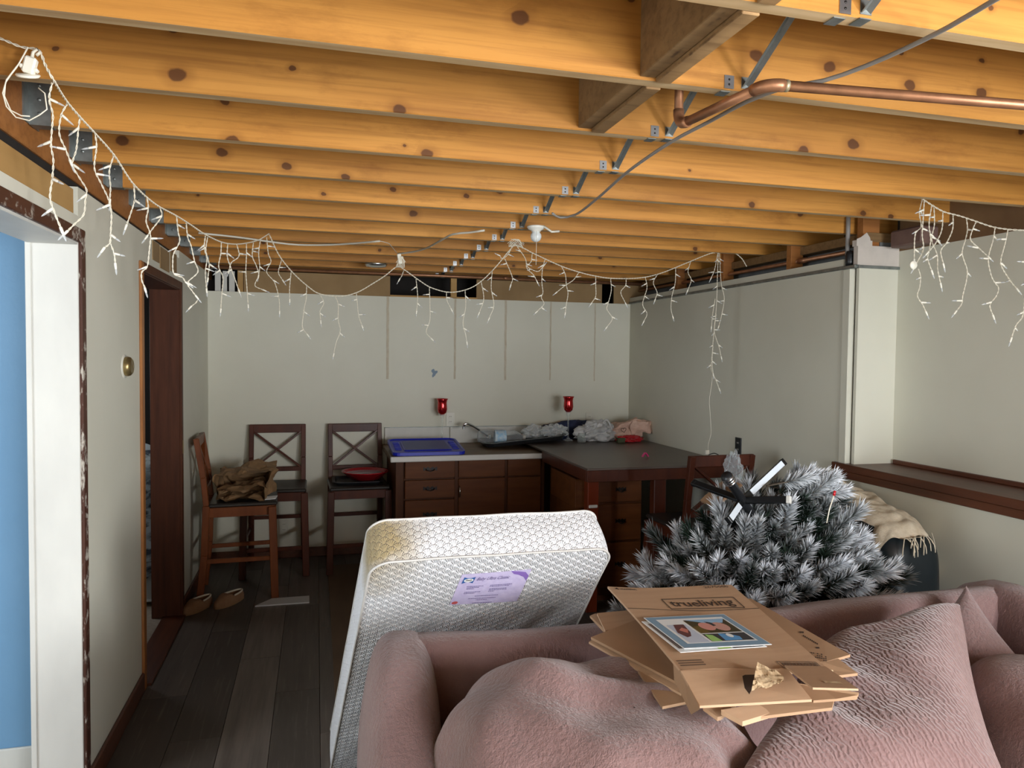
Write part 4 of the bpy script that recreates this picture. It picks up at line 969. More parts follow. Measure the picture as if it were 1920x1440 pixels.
# ------------------------------------------------------------------ sofa
def plush():
    t = NT('dusty_rose_plush'); tc = t.n('TexCoord')
    mp_ = t.n('Mapping'); mp_.inputs['Scale'].default_value = (1, 1, .42); t.l(tc.outputs['Object'], mp_.inputs[0])
    w_ = t.n('TexWave'); w_.wave_type = 'BANDS'; w_.bands_direction = 'X'; w_.inputs['Scale'].default_value = 24; w_.inputs['Distortion'].default_value = 9
    w_.inputs['Detail'].default_value = 3; w_.inputs['Detail Scale'].default_value = 1.6; t.l(mp_.outputs[0], w_.inputs[0])
    nz = t.noise((5, 5, 5), detail=4); fz = t.noise((160, 160, 160), detail=2)
    base = t.mix(t.ramp(nz, .3, .7), (.245, .150, .143), (.200, .118, .112))
    base = t.mix(t.math('MULTIPLY', t.ramp(w_.outputs['Fac'], .6, 1.0), .25), base, (.34, .225, .22))
    t.col(base); t.b.inputs['Roughness'].default_value = .9; t.b.inputs['Sheen Weight'].default_value = .45; t.b.inputs['Sheen Roughness'].default_value = .4
    t.b.inputs['Specular IOR Level'].default_value = .2
    t.bump(t.math('ADD', t.math('MULTIPLY', w_.outputs['Fac'], .8), t.math('MULTIPLY', fz, .5)), .42, .006); return t.m
def velvet():
    t = NT('dusty_rose_velvet'); nz = t.noise((6, 6, 6), detail=5); fz = t.noise((95, 95, 60), detail=4, rough=.7)
    t.col(t.mix(t.ramp(nz, .3, .7), (.245, .150, .142), (.195, .115, .108))); t.b.inputs['Roughness'].default_value = .9
    t.b.inputs['Sheen Weight'].default_value = .45; t.b.inputs['Sheen Roughness'].default_value = .4; t.b.inputs['Specular IOR Level'].default_value = .2
    t.bump(fz, .7, .012); return t.m
MT['plush'] = plush(); MT['velvet'] = velvet()
SX0, SX1 = .115, 2.24
sofa = thing('sofa', (1.18, 1.5, 0), 'dusty rose plush sofa with sloping padded arms', 'sofa')
prof = [(1.805, .20), (1.800, .45), (1.802, .68), (1.810, .78), (1.828, .830), (1.858, .850), (1.90, .845), (1.97, .820), (2.04, .785), (2.09, .74), (2.118, .66), (2.125, .30), (2.12, .05)]
pc = crom([(0, y, z) for y, z in prof], .03)
m = MB()
def backf(u, v):
    p = pc[min(int(round(v*(len(pc)-1))), len(pc)-1)]; x = .20+(2.16-.20)*u
    d = mnoise.noise(Vector((x*2.2, p.y*4, p.z*4)))*.010
    sag = -.022*math.sin(math.pi*u)*(1 if p.z > .6 else 0)
    return (x, p.y+d, p.z+d+sag*max(0, (p.z-.6)/.26))
m.grid(backf, 80, len(pc)); m.build('backrest', MT['velvet'], sofa)
def arm(xo, xi, flip, nm):
    st = [(2.10, .50), (2.085, .66), (2.05, .76), (1.99, .825), (1.92, .855), (1.84, .862), (1.74, .845), (1.64, .80), (1.52, .735), (1.40, .68), (1.26, .64), (1.12, .62), (1.02, .60), (.96, .55), (.935, .44)]
    m = MB(); N = 28
    def f(u, v):
        j = v*(len(st)-1); i = min(int(j), len(st)-2); fr = j-i; y = st[i][0]*(1-fr)+st[i+1][0]*fr; zt = st[i][1]*(1-fr)+st[i+1][1]*fr
        k = min(1, max(0, (2.10-y)/.55)); e = 1 if .99 < y < 2.03 else .93
        shift = (-.030*k if not flip else 0)
        a, bb = xo+shift, xi-(.055*k if not flip else 0); cx, hw = (a+bb)/2, (bb-a)/2*e
        th = math.pi*(1-u)*1.0; c_, s_ = math.cos(th), math.sin(th)
        px = cx+hw*math.copysign(abs(c_)**.62, c_); pz = .05+(zt-.05)*(abs(s_)**.42 if s_ > 0 else 0)
        d = mnoise.noise(Vector((px*5, y*4, pz*4)))*.008
        return (px+d, y, pz+d)
    m.grid(f, N, 70); o = m.build(nm, MT['velvet'], sofa)
    return o
arm(SX0, .345, False, 'armrest'); arm(2.06, 2.28, True, 'armrest')
m = MB(); m.box(.24, 2.12, 1.0, 1.85, .05, .36, .04); m.build('base', MT['velvet'], sofa)
m = MB(); m.box(.26, 1.15, .96, 1.80, .361, .47, .05); m.build('seat_cushion', MT['plush'], sofa)
m = MB(); m.box(1.16, 2.05, .96, 1.80, .361, .47, .05); m.build('seat_cushion', MT['plush'], sofa)
def blob(nm, ctr, rad, e1, e2, amp, seed, rot=(0, 0, 0), n=(110, 70), folds=None, parent=None):
    m = MB(); C = Vector(ctr); R_ = Matrix.Rotation(rot[2], 3, 'Z') @ Matrix.Rotation(rot[1], 3, 'Y') @ Matrix.Rotation(rot[0], 3, 'X')
    def sp(c_, e): return math.copysign(abs(c_)**e, c_)
    def f(u, v):
        th = u*2*math.pi; ph = (v-.5)*math.pi*.999
        d = Vector((rad[0]*sp(math.cos(ph), e1)*sp(math.cos(th), e2), rad[1]*sp(math.cos(ph), e1)*sp(math.sin(th), e2), rad[2]*sp(math.sin(ph), e1)))
        nrm = Vector((d.x/rad[0]**2, d.y/rad[1]**2, d.z/rad[2]**2)).normalized()
        p = C+R_ @ d
        k = amp*mnoise.noise(p*3.2+Vector((seed, 0, 0)))+amp*.35*mnoise.noise(p*9+Vector((0, seed, 0)))
        if folds: k += folds(p)
        return p+(R_ @ nrm)*k
    m.grid(f, n[0], n[1], True); return m
# loose back cushions
def foldL(p):
    a = (p.x-.55)*.8+(p.y-1.5)*1.2+.15*mnoise.noise(p*5); return .013*math.sin(a*24+p.z*9)*max(0, .9-abs(p.x-.62)*1.8)+.010*mnoise.noise(Vector((p.x*14, p.y*5, p.z*5)))
m = blob('cushion', (.625, 1.475, .568), (.40, .285, .312), .80, .72, .040, 3, (.30, .06, .05), n=(160, 100), folds=foldL)
tag(m.build('sofa_cushion', MT['velvet']), 'large rounded dusty rose cushion at the left arm of the sofa', 'cushion')
def pillow(corners, thick, seed, amp=.012, pw=4, n=80, folds=None):
    """square pillow: four 3D corners (tl, tr, br, bl), bulging both ways"""
    A, B, C_, D = [Vector(c) for c in corners]; nr = ((B-A).cross(D-A)).normalized(); m = MB()
    def base(u, v): return A.lerp(B, u).lerp(D.lerp(C_, u), v)
    for sg in (1, -1):
        def f(u, v, sg=sg):
            a, bb = abs(2*u-1), abs(2*v-1); pin = .055*(a**2*(1-bb**2)+0)+0
            cu = .5+(u-.5)*(1-.10*(1-bb**2)*a**2); cv = .5+(v-.5)*(1-.10*(1-a**2)*bb**2)
            p = base(cu, cv); h = thick*((1-a**pw)*(1-bb**pw))**.55
            k = amp*mnoise.noise(p*5+Vector((seed, 0, 0)))*(1-a**6)*(1-bb**6)
            if folds: k += folds(u, v)*(1-a**6)*(1-bb**6)
            return p+nr*(sg*(h+k) if sg > 0 else -h*.9+k)
        g = (lambda u, v, f=f: f(u, v)) if sg > 0 else (lambda u, v, f=f: f(1-u, v))
        m.grid(g, n, n)
    return m
def foldR(u, v):
    d1 = math.exp(-(((v-.30)-(u-.05)*.55)/.05)**2)*max(0, 1-abs(u-.15)*1.8)
    d2 = math.exp(-(((v-.48)-(u-.05)*.75)/.06)**2)*max(0, 1-abs(u-.2)*1.6)
    d3 = math.exp(-(((v-.12)-(u-.4)*.25)/.05)**2)*max(0, 1-abs(u-.35)*2)
    return -.032*d1-.040*d2-.020*d3
q = lambda x, y, Y: at(x, y, Y=Y)
m = pillow([q(1545, 1250, 1.70), q(1800, 1132, 1.67), q(1905, 1500, 1.12), q(1310, 1600, 1.08)], -.095, 5, .022, 5, 100, folds=foldR)
tag(m.build('sofa_cushion', MT['plush']), 'big crinkled dusty rose cushion partly under the cardboard', 'cushion')
m = pillow([q(1812, 1098, 1.78), q(1925, 1250, 1.60), q(1800, 1400, 1.50), q(1690, 1235, 1.74)], -.055, 8, .010, 3, 50)
tag(m.build('throw_pillow', MT['velvet']), 'dusty rose pillow standing on its corner at the right of the sofa', 'pillow')
m = blob('cushion', (1.845, 1.36, .60), (.27, .26, .215), .8, .75, .03, 12, (.2, .1, -.2), (70, 50))
tag(m.build('sofa_cushion', MT['velvet']), 'dusty rose cushion at the right end of the sofa', 'cushion')

# ------------------------------------------------------------------ flattened cardboard boxes
ZC = .915
def cb(pts, z):   # photo pixels to points on a level plane
    return [at(x, y, Z=z if not hasattr(z, '__len__') else z[i]) for i, (x, y) in enumerate(pts)]
GB = 'flattened cardboard boxes on the sofa'
def slab(pts, th=.006): m = MB(); m.sheet(pts, th); return m
t = thing('flattened_box', tuple(at(1360, 1215, Z=ZC)), 'topmost flattened cardboard box with printed lettering and torn front flap', 'box', GB)
TLc, TRc, BRc, BLc = cb([(1139, 1104), (1371, 1103), (1560, 1262), (1276, 1262)], [ZC+.004, ZC+.004, ZC, ZC])
def cf(a, c, h=.0):  # a across, c from front (0) to far edge (1)
    p = BLc.lerp(BRc, a).lerp(TLc.lerp(TRc, a), c); return p+Vector((0, 0, .0062+h+.004*math.sin(a*5+c*3)))
m = MB(); NU, NV = 14, 20
m.grid(lambda u, v: cf(u, v, 0), NU, NV); m.grid(lambda u, v: cf(1-u, v, -.006), NU, NV)
for (fa, fb2) in ((lambda s: (s, 0), 0), (lambda s: (1-s, 1), 0), (lambda s: (0, 1-s), 0), (lambda s: (1, s), 0)):
    for k in range(14):
        s0, s1 = k/14, (k+1)/14; m.quad(cf(*fa(s0), -.006), cf(*fa(s1), -.006), cf(*fa(s1)), cf(*fa(s0)))
m.sm = [False]*len(m.sm); pan = m.build('panel', MT['card'], t)
# front flaps, creased downward
fl = [at(1276, 1262, Z=ZC+.006), at(1476, 1258, Z=ZC+.006), at(1522, 1316, Z=ZC-.012), at(1312, 1328, Z=ZC-.018)]
m = slab(fl, .005); m.build('flap', MT['card'], t)
A2, B2 = at(1471, 1251, Z=ZC+.008), at(1548, 1253, Z=ZC+.008); D2 = at(1524, 1293, Z=ZC+.030); C2 = B2+(D2-A2)
fl2 = [A2, B2, C2, D2]
m = MB(); m.sheet([D2, C2, B2, A2], .004, (B2-A2).cross(D2-A2)*-1); m.build('flap', MT['card'], t)
m = MB(); nn2 = ((B2-A2).cross(D2-A2)*-1).normalized(); pf2 = lambda u, v: A2.lerp(B2, u).lerp(D2.lerp(C2, u), v)+nn2*.0048
put_poly(pf2, [(.42, .70), (.80, .74), (.80, .84), (.42, .80)], m); m.build('tape_scrap', MT['cardedge'], t)
m = slab([at(1480, 1283, Z=ZC-.010), at(1610, 1303, Z=ZC-.002), at(1606, 1312, Z=ZC-.012), at(1525, 1318, Z=ZC-.018)], .005); m.build('flap', MT['card2'], t)
m = slab([at(1262, 1240, Z=ZC), at(1278, 1262, Z=ZC+.004), at(1312, 1330, Z=ZC-.012), at(1296, 1340, Z=ZC-.055), at(1264, 1275, Z=ZC-.03)], .004); m.build('flap', MT['card2'], t)
# torn tab: a curled scrap of the top liner over a flat dark patch painted in as the gap's shade
m = MB()
m.sheet([at(x, y, Z=ZC+.0072) for x, y in ((1392, 1268), (1420, 1254), (1414, 1285), (1405, 1302), (1396, 1290))], .0006); m.build('torn_gap_shade', MT['ink'], t)
m = MB()
def tf(u, v):
    A = at(1420, 1252, Z=ZC+.012); B = at(1468, 1266, Z=ZC+.012); C_ = at(1470, 1279, Z=ZC+.012); D = at(1409, 1304, Z=ZC+.010)
    p = A.lerp(B, u).lerp(D.lerp(C_, u), v); return p+Vector((0, 0, .010*(1-u)**2+.005*mnoise.noise(p*70)+.003))
m.grid(tf, 14, 12); m.grid(lambda u, v: Vector(tf(1-u, v))+Vector((0, 0, -.0012)), 14, 12); m.sm = [False]*len(m.sm); m.build('torn_tab', MT['cardedge'], t)
m = MB(); put_poly(lambda a, c: cf(a, 0)+Vector((0, 0, 0)), [(0, 0), (1, 0), (1, 0)], m)
m = MB(); m.tube([cf(a, -.004)+Vector((0, 0, .001+.003*mnoise.noise(Vector((a*30, 0, 0))))) for a in [k/40 for k in range(26, 41)]], .0045, 5); m.build('torn_edge', MT['cardedge'], t)
# printing
put_text('trueliving', lambda a, c: cf(a, c, .0011), .375, .86, .69, .80, .012).build('lettering', MT['ink'], pan)
m = MB(); fr = [(.34, .675), (.90, .675), (.90, .815), (.34, .815)]
def frame_line(p, q2, wd, m):
    d = Vector((q2[0]-p[0], q2[1]-p[1])); nn = Vector((-d.y, d.x)).normalized()*wd
    put_poly(lambda a, c: cf(a, c, .0010), [(p[0]+nn.x, p[1]+nn.y), (q2[0]+nn.x, q2[1]+nn.y), (q2[0]-nn.x, q2[1]-nn.y), (p[0]-nn.x, p[1]-nn.y)], m)
for k in range(4): frame_line(fr[k], fr[(k+1) % 4], .004, m)
m.build('lettering_frame', MT['ink'], pan)
m = MB()
for k in range(16):
    a0, a1 = .0+k/16, (k+1)/16
    if not (.42 < a0 < .60 and False): put_poly(lambda a, c: cf(a, c, .0009), [(a0, .655), (a1, .655), (a1, .661), (a0, .661)], m)
m.build('print_line', MT['ink'], pan)
put_text('4', lambda a, c: cf(a, c, .0009), .045, .072, .945, .985, .015).build('lettering', MT['ink'], pan)
m = MB()
random.seed(3)
for k in range(26): 
    a0 = .085+k*.005; c0 = .948+random.uniform(0, .012); put_poly(lambda a, c: cf(a, c, .0009), [(a0, c0), (a0+.003, c0), (a0+.0045, c0+.018), (a0+.0015, c0+.018)], m)
m.build('fine_print', MT['ink'], pan)
put_text('2675000', lambda a, c: cf(a, c, .0009), .76, .955, .955, .985).build('lettering', MT['ink'], pan)
m = MB(); fr = [(.70, .03), (.965, .03), (.965, .085), (.70, .085)]
for k in range(4): frame_line(fr[k], fr[(k+1) % 4], .003, m)
for k in range(11): put_poly(lambda a, c: cf(a, c, .0009), [(.722+k*.022, .038), (.738+k*.022, .038), (.738+k*.022, .078), (.722+k*.022, .078)], m)
m.build('barcode_frame', mat('faded_ink', (.16, .10, .065), .7), pan)
m = MB()
for k in range(3): put_poly(lambda a, c: cf(a, c, .0009), [(.02, .03+k*.02), (.19, .03+k*.02), (.19, .040+k*.02), (.02, .040+k*.02)], m)
m.build('fine_print', bpy.data.materials['faded_ink'], pan)
# lower layers
t = thing('flattened_box', tuple(at(1200, 1215, Z=ZC-.02)), 'flattened cardboard box sticking out to the left beneath the printed one', 'box', GB)
slab(cb([(1108, 1199), (1195, 1165), (1262, 1170), (1330, 1240), (1275, 1287)], [.880, .886, .888, .884, .872]), .006).build('panel', MT['card2'], t)
slab(cb([(1104, 1207), (1115, 1200), (1280, 1292), (1277, 1305)], [.868, .872, .864, .858]), .005).build('flap', MT['card'], t)
slab(cb([(1119, 1153), (1203, 1145), (1270, 1165), (1195, 1172), (1135, 1186)], [.882, .886, .888, .884, .880]), .005).build('flap', MT['card'], t)
slab(cb([(1106, 1158), (1117, 1153), (1136, 1186), (1130, 1184)], [.870, .874, .872, .868]), .005).build('flap', MT['card2'], t)
t = thing('flattened_box', tuple(at(1260, 1300, Z=.85)), 'flattened cardboard box tucked lowest at the front of the pile', 'box', GB)
slab(cb([(1196, 1262), (1290, 1290), (1300, 1318), (1242, 1330)], [.862, .862, .848, .846]), .006).build('panel', MT['card2'], t)
slab(cb([(1352, 1340), (1460, 1322), (1470, 1338), (1392, 1362)], [.868, .868, .862, .858]), .010).build('flap', MT['card'], t)
slab(cb([(1420, 1325), (1565, 1312), (1560, 1332), (1400, 1352)], [.872, .872, .866, .862]), .006).build('flap', MT['card2'], t)
slab(cb([(1318, 1332), (1380, 1326), (1352, 1350), (1345, 1352)], [.862, .862, .852, .852]), .008).build('flap', MT['card'], t)
t = thing('flattened_box', tuple(at(1500, 1215, Z=ZC-.02)), 'flattened cardboard box with black marks showing at the right', 'box', GB)
right4 = cb([(1385, 1128), (1408, 1126), (1549, 1207), (1594, 1232), (1546, 1246), (1460, 1250)], [.900, .900, .902, .898, .900, .902])
slab(right4, .006).build('panel', MT['card2'], t)
slab(cb([(1545, 1247), (1572, 1240), (1608, 1267), (1536, 1276), (1480, 1254)], [.900, .898, .890, .890, .898]), .006).build('flap', MT['card2'], t)
def rf(x, y): return at(x, y, Z=.9085)
m = MB()
for poly in ([(1470, 1190), (1480, 1192), (1486, 1199), (1482, 1203), (1476, 1200), (1477, 1195)], [(1494, 1209), (1501, 1208), (1502, 1212), (1496, 1212)], [(1499, 1184), (1507, 1184), (1507, 1187), (1500, 1187)], [(1529, 1213), (1536, 1213), (1537, 1216), (1531, 1216)]):
    m.add([rf(*p) for p in poly], (tuple(range(len(poly))),))
m.build('printed_mark', MT['ink'], t)
m = MB()
for k in range(9):
    x, y = 1506+k*3.2, 1190+k*1.9; m.add([rf(x, y), rf(x+2.2, y+1), rf(x+1.4, y+3.6), rf(x-.6, y+2.6)], ((0, 1, 2, 3),))
for r2 in range(4):
    for k in range(8):
        x, y = 1516+k*4.2+r2*4-k*.4, 1222+r2*4.2+k*.6
        if random.random() < .75: m.add([rf(x, y), rf(x+2.8, y+.3), rf(x+3.4, y+2.4), rf(x+.6, y+2.2)], ((0, 1, 2, 3),))
m.build('fine_print', MT['ink'], t)
# photo prints
def print_obj(c4, zz, label, blank=False):
    P = [at(x, y, Z=zz) for x, y in c4]; tt = thing('photo_print', tuple((P[0]+P[2])/2), label, 'photo', 'photo collages on the cardboard')
    def pf(a, c, h=0): return P[3].lerp(P[2], a).lerp(P[0].lerp(P[1], a), c)+Vector((0, 0, .0012+h))
    m = MB(); m.sheet([P[3], P[2], P[1], P[0]], .0012); pp_ = m.build('sheet', MT['paper'], tt)
    cm = lambda nm, c: bpy.data.materials.get(nm) or mat(nm, c, .35)
    def patch(pts, nm, c, h): m = MB(); put_poly(lambda a, cc: pf(a, cc, h), pts, m); m.build('picture', cm(nm, c), pp_)
    R4 = lambda a0, a1, c0, c1: [(a0, c0), (a1, c0), (a1, c1), (a0, c1)]
    if blank:
        patch(R4(.03, .09, .1, .9), 'print_grey', (.20, .17, .16), .0003); patch(R4(.62, .97, .02, .10), 'print_dark', (.02, .02, .025), .0003); patch(R4(.45, .60, .02, .09), 'print_lime', (.35, .55, .10), .0003); return tt
    patch(R4(.01, .99, .015, .985), 'photo_blue_border', (.20, .33, .46), .0003)
    patch(R4(.10, .915, .12, .90), 'photo_white', (.80, .83, .84), .0006)
    patch(R4(.135, .37, .14, .70), 'photo_snow', (.52, .58, .70), .0009); patch([(.15, .45), (.22, .70), (.34, .70), (.30, .45), (.25, .33), (.19, .30)], 'photo_maroon', (.13, .045, .05), .0012)
    patch([(.20, .52), (.27, .60), (.31, .53), (.26, .42)], 'photo_coral', (.55, .20, .16), .0014)
    patch(R4(.40, .895, .40, .83), 'photo_green', (.045, .035, .012), .0009); patch([(.40, .60), (.40, .40), (.52, .40), (.52, .66)], 'photo_olive', (.13, .085, .015), .0011); patch([(.42, .83), (.895, .83), (.82, .70), (.60, .72)], 'photo_sky', (.28, .48, .70), .0011)
    patch(ell(.575, .60, .085, .13), 'photo_rosy', (.62, .28, .24), .0013); patch(ell(.735, .58, .09, .14), 'photo_tan', (.55, .30, .25), .0013); patch([(.62, .76), (.68, .72), (.70, .62), (.655, .60), (.64, .68)], 'photo_black', (.03, .03, .04), .0014)
    patch(R4(.40, .895, .15, .375), 'photo_black', (.03, .03, .04), .0009); patch([(.40, .15), (.52, .15), (.50, .33), (.42, .36)], 'photo_lime', (.30, .55, .16), .0011); patch([(.56, .16), (.76, .16), (.78, .26), (.70, .34), (.58, .37)], 'photo_azure', (.10, .32, .62), .0011); patch(ell(.685, .30, .035, .06), 'photo_white', (.8, .83, .84), .0013)
    return tt
print_obj([(1203, 1166), (1350, 1160), (1438, 1213), (1276, 1224)], ZC+.0135, 'white-bordered photo sheet mostly hidden under the collage', True)
print_obj([(1207, 1159), (1357, 1152), (1447, 1209), (1283, 1217)], ZC+.0165, 'photo collage with blue-grey border lying on the cardboard')
# ------------------------------------------------------------------ flocked artificial tree lying on its side
def flock_mat():
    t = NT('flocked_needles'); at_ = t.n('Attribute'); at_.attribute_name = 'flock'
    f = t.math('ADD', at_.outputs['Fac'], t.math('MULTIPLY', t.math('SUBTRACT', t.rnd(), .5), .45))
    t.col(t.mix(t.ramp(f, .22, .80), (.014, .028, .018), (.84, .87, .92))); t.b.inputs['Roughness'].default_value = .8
    t.b.inputs['Specular IOR Level'].default_value = .2; return t.m
MT['flock'] = flock_mat(); MT['bark'] = mat('brown_wire_stem', (.06, .045, .03), .8)
rng = random.Random(11)
def tip_geo(L, nl, cnt, seed, white=1.0, wd=.0042):
    rg = random.Random(seed); vs, fs, fl = [], [], []
    for k in range(cnt):
        s = rg.random()**.85; z = L*(.08+.90*s); a = rg.uniform(0, 2*math.pi); sp = math.radians(rg.uniform(38, 68)*(1-.45*s))
        ln = nl*rg.uniform(.7, 1.15); d = Vector((math.sin(sp)*math.cos(a), math.sin(sp)*math.sin(a), math.cos(sp)))
        p = Vector((0, 0, z)); q = d.cross(Vector((rg.uniform(-1, 1), rg.uniform(-1, 1), rg.uniform(-1, 1)))).normalized()*wd*.5
        e = p+d*ln; md = p+d*ln*.55; b0 = len(vs)
        vs += [p-q*.5, p+q*.5, md+q, e, md-q]; fs += [(b0, b0+1, b0+2, b0+4), (b0+4, b0+2, b0+3)]
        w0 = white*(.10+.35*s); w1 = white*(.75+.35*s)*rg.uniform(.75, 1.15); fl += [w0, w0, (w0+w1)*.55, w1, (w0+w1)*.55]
    return vs, fs, fl
def add_flock(me, fl):
    a = me.attributes.new('flock', 'FLOAT', 'POINT'); a.data.foreach_set('value', fl)
tips = []
for k in range(5):
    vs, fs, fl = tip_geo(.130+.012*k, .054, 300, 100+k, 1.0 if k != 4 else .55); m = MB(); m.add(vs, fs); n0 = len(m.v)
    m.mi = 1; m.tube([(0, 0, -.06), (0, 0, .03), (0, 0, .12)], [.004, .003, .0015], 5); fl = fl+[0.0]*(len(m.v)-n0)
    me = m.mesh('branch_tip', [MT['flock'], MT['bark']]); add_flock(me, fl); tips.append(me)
TC = Vector((1.710, 2.56, .50)); TR_ = Vector((.385, .33, .47))
tree = thing('artificial_tree', (1.755, 2.56, .0), 'flocked artificial Christmas tree tipped over with its stand in the air', 'tree')
cnt = 0; gold = math.pi*(3-math.sqrt(5)); NP = 440
for k in range(NP):
    zz = 1-2*(k+.5)/NP; rad_ = math.sqrt(1-zz*zz); a = gold*k
    d = Vector((rad_*math.cos(a), rad_*math.sin(a), zz))
    if d.z < -.62 or (d.y > .70): continue
    jit = Vector((rng.uniform(-1, 1), rng.uniform(-1, 1), rng.uniform(-1, 1)))
    sh = 1+.10*mnoise.noise(d*2.3)+rng.uniform(-.07, .05)
    # hollow where the stand comes out, shoulder at the right
    if d.z > .30 and d.x < .22: sh *= 1-.30*min(1, (d.z-.30)/.3)*min(1, (.22-d.x)/.2)
    if d.x > .05 and d.z > .5: sh *= .97
    p = TC+Vector((d.x*TR_.x, d.y*TR_.y, d.z*TR_.z))*sh
    dr = (d*.9+Vector((.12, -.40, .02))+jit*.5).normalized()
    if cnt >= 284: break
    sharelink('branch_tip', tips[k % 5 if d.z < .75 else 4], tree, p-Vector((1.755, 2.56, 0)), dr.to_track_quat('Z', 'Y'), rng.uniform(.85, 1.25)); cnt += 1
for k in range(14):   # greener branches swept out to the right above the rest
    p = at(1478+rng.uniform(-25, 60), 925+rng.uniform(-22, 28), Y=2.50+rng.uniform(-.10, .08)); dr = Vector((.8, -.2, .38))+Vector((rng.uniform(-1, 1), rng.uniform(-1, 1), rng.uniform(-1, 1)))*.38
    sharelink('branch_tip', tips[4 if k % 3 else k % 4], tree, p-Vector((1.755, 2.56, 0)), dr.normalized().to_track_quat('Z', 'Y'), rng.uniform(.85, 1.15))
m = MB(); fl = []
for k in range(420):
    d = Vector((rng.gauss(0, 1), rng.gauss(0, 1), rng.gauss(0, 1))).normalized(); rr_ = rng.uniform(.35, .86)
    p = TC+Vector((d.x*TR_.x, d.y*TR_.y, d.z*TR_.z))*rr_; q4 = (d+Vector((rng.uniform(-1, 1), rng.uniform(-1, 1), rng.uniform(-1, 1)))*.6).normalized().to_track_quat('Z', 'Y')
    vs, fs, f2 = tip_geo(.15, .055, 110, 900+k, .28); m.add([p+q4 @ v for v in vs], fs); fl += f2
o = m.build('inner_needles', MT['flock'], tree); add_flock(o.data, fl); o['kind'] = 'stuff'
hub = at(1392, 938, Y=2.42); tend = at(1362, 893, Y=2.34); ax = (hub-tend).normalized()
m = MB(); m.tube([tend, tend+ax*.03, tend+ax*.031, hub+ax*.1, TC], [.021, .021, .017, .017, .012], 14); m.build('trunk', MT['blackplastic'], tree)
m = MB()
for s in (.004, .018, .032): m.tube([tend+ax*s, tend+ax*(s+.006)], .0225, 14)
m.build('trunk_ring', MT['chrome'], tree)
metal = mat('black_stand_metal', (.012, .013, .014), .25, metal=.3)
for (tp, Y) in (((1469, 866), 2.50), ((1481, 937), 2.28), ((1366, 976), 2.30), ((1300, 905), 2.62)):
    e = at(tp[0], tp[1], Y=Y); m = MB(); m.bar(hub, e, .026, .016, up=(0, -1, .4), c=.002); lg = m.build('stand_leg', metal, tree)
    if tp[0] in (1469, 1366):
        dl = (e-hub).normalized(); m = MB(); m.bar(hub+dl*.05+Vector((0, -.009, .004)), e-dl*.014+Vector((0, -.009, .004)), .022, .003, up=(0, -1, .4)); m.build('leg_face', mat('pale_grey_strip', (.62, .68, .74), .4) if 'pale_grey_strip' not in bpy.data.materials else bpy.data.materials['pale_grey_strip'], lg)  # pale grey strip along the front of two of the legs
    m = MB(); m.bar(e-(e-hub).normalized()*.012, e+(e-hub).normalized()*.004, .028, .018, up=(0, -1, .4), c=.002); m.build('end_cap', MT['white'] if tp[0] == 1481 else metal, lg)
m = MB(); crumpled_box(m, tuple(at(1352, 925, Y=2.62)), (.8, 0, .6), (0, 1, 0), (-.6, 0, .8), .07, .06, .006, 6, .008, 9, 2)
tag(m.build('cardboard_scrap', MT['card2']), 'tan cardboard scrap wedged beside the tree stand', 'cardboard')
p = at(1500, 985, Y=2.28); m = MB(); m.tube([p+Vector((-.01, 0, -.05)), p+Vector((0, 0, 0)), p+Vector((.018, 0, .05))], .0022, 6); m.mi = 1; m.tube([p+Vector((.018, 0, .05)), p+Vector((.022, 0, .068))], .005, 8)
p2 = at(1555, 955, Y=2.28)-p; m.v = [tuple(Vector(v)+p2) for v in m.v]
tag(m.build('plug_wire', [MT['bulbwire'], MT['red']]), 'short white wire with red tip among the tree needles', 'wire')

# ------------------------------------------------------------------ black leather armchair with cream throw
t = thing('leather_armchair', (2.30, 2.95, 0), 'black leather armchair against the right wall under the ledge', 'armchair')
def puffy(nm, c, r3, e1, e2, amp, seed, n=(64, 44)):
    return blob(nm, c, r3, e1, e2, amp, seed, n=n).build(nm, MT['leather'], t)
puffy('backrest', (2.440, 2.93, .50), (.180, .455, .395), .42, .5, .014, 2, (96, 60))
puffy('seat', (2.12, 2.96, .30), (.24, .36, .12), .3, .3, .012, 5); 
m = MB(); m.box(1.92, 2.58, 2.58, 3.36, .03, .22, .02); m.build('base', MT['leather'], t)
puffy('armrest', (2.16, 3.27, .38), (.26, .10, .17), .4, .4, .012, 9)
m = MB(); m.box(2.30, 2.34, 2.60, 2.64, 0, .04); m.build('foot', MT['blackplastic'], t)
t = thing('throw_blanket', (2.44, 2.95, .88), 'cream fringed throw bunched over the leather armchair', 'blanket')
def throwf(u, v):
    x = 2.235+.385*u; y = 2.56+.80*v
    k = abs((x-2.44)/.185); top_ = .50+.398*max(0, 1-min(k, 1)**4.5)**(1/2.2)
    f = abs((y-2.93)/.46); top_ = .50+(top_-.50)*max(.05, 1-min(f, .995)**4.5)**(1/2.2)
    if k > 1: top_ = min(top_, .80)
    ruf = .022*abs(mnoise.noise(Vector((x*16, y*14, 1))))+.075*max(0, v-.25)*abs(mnoise.noise(Vector((x*11, y*13, 4))))*2.6+.045*math.sin(max(0, v-.1)*2.6)
    return (x-.01*math.sin(y*30), y-.05*(1-v)*math.sin(u*3.1), max(top_, .60)+.014+ruf)
m = MB(); m.grid(throwf, 60, 80); m.build('cloth', MT['cream'], t)
m = MB(); random.seed(5)
for k in range(13):
    u = random.uniform(.36, .66); p = Vector(throwf(u, 0)); L = random.uniform(.03, .075); dx = random.uniform(-.05, .05)
    m.tube(crom([p, p+Vector((dx*.4, -.02, .004)), p+Vector((dx*.9, -.034, -L*.5)), p+Vector((dx, -.036, -L))], .015), .0022, 5)
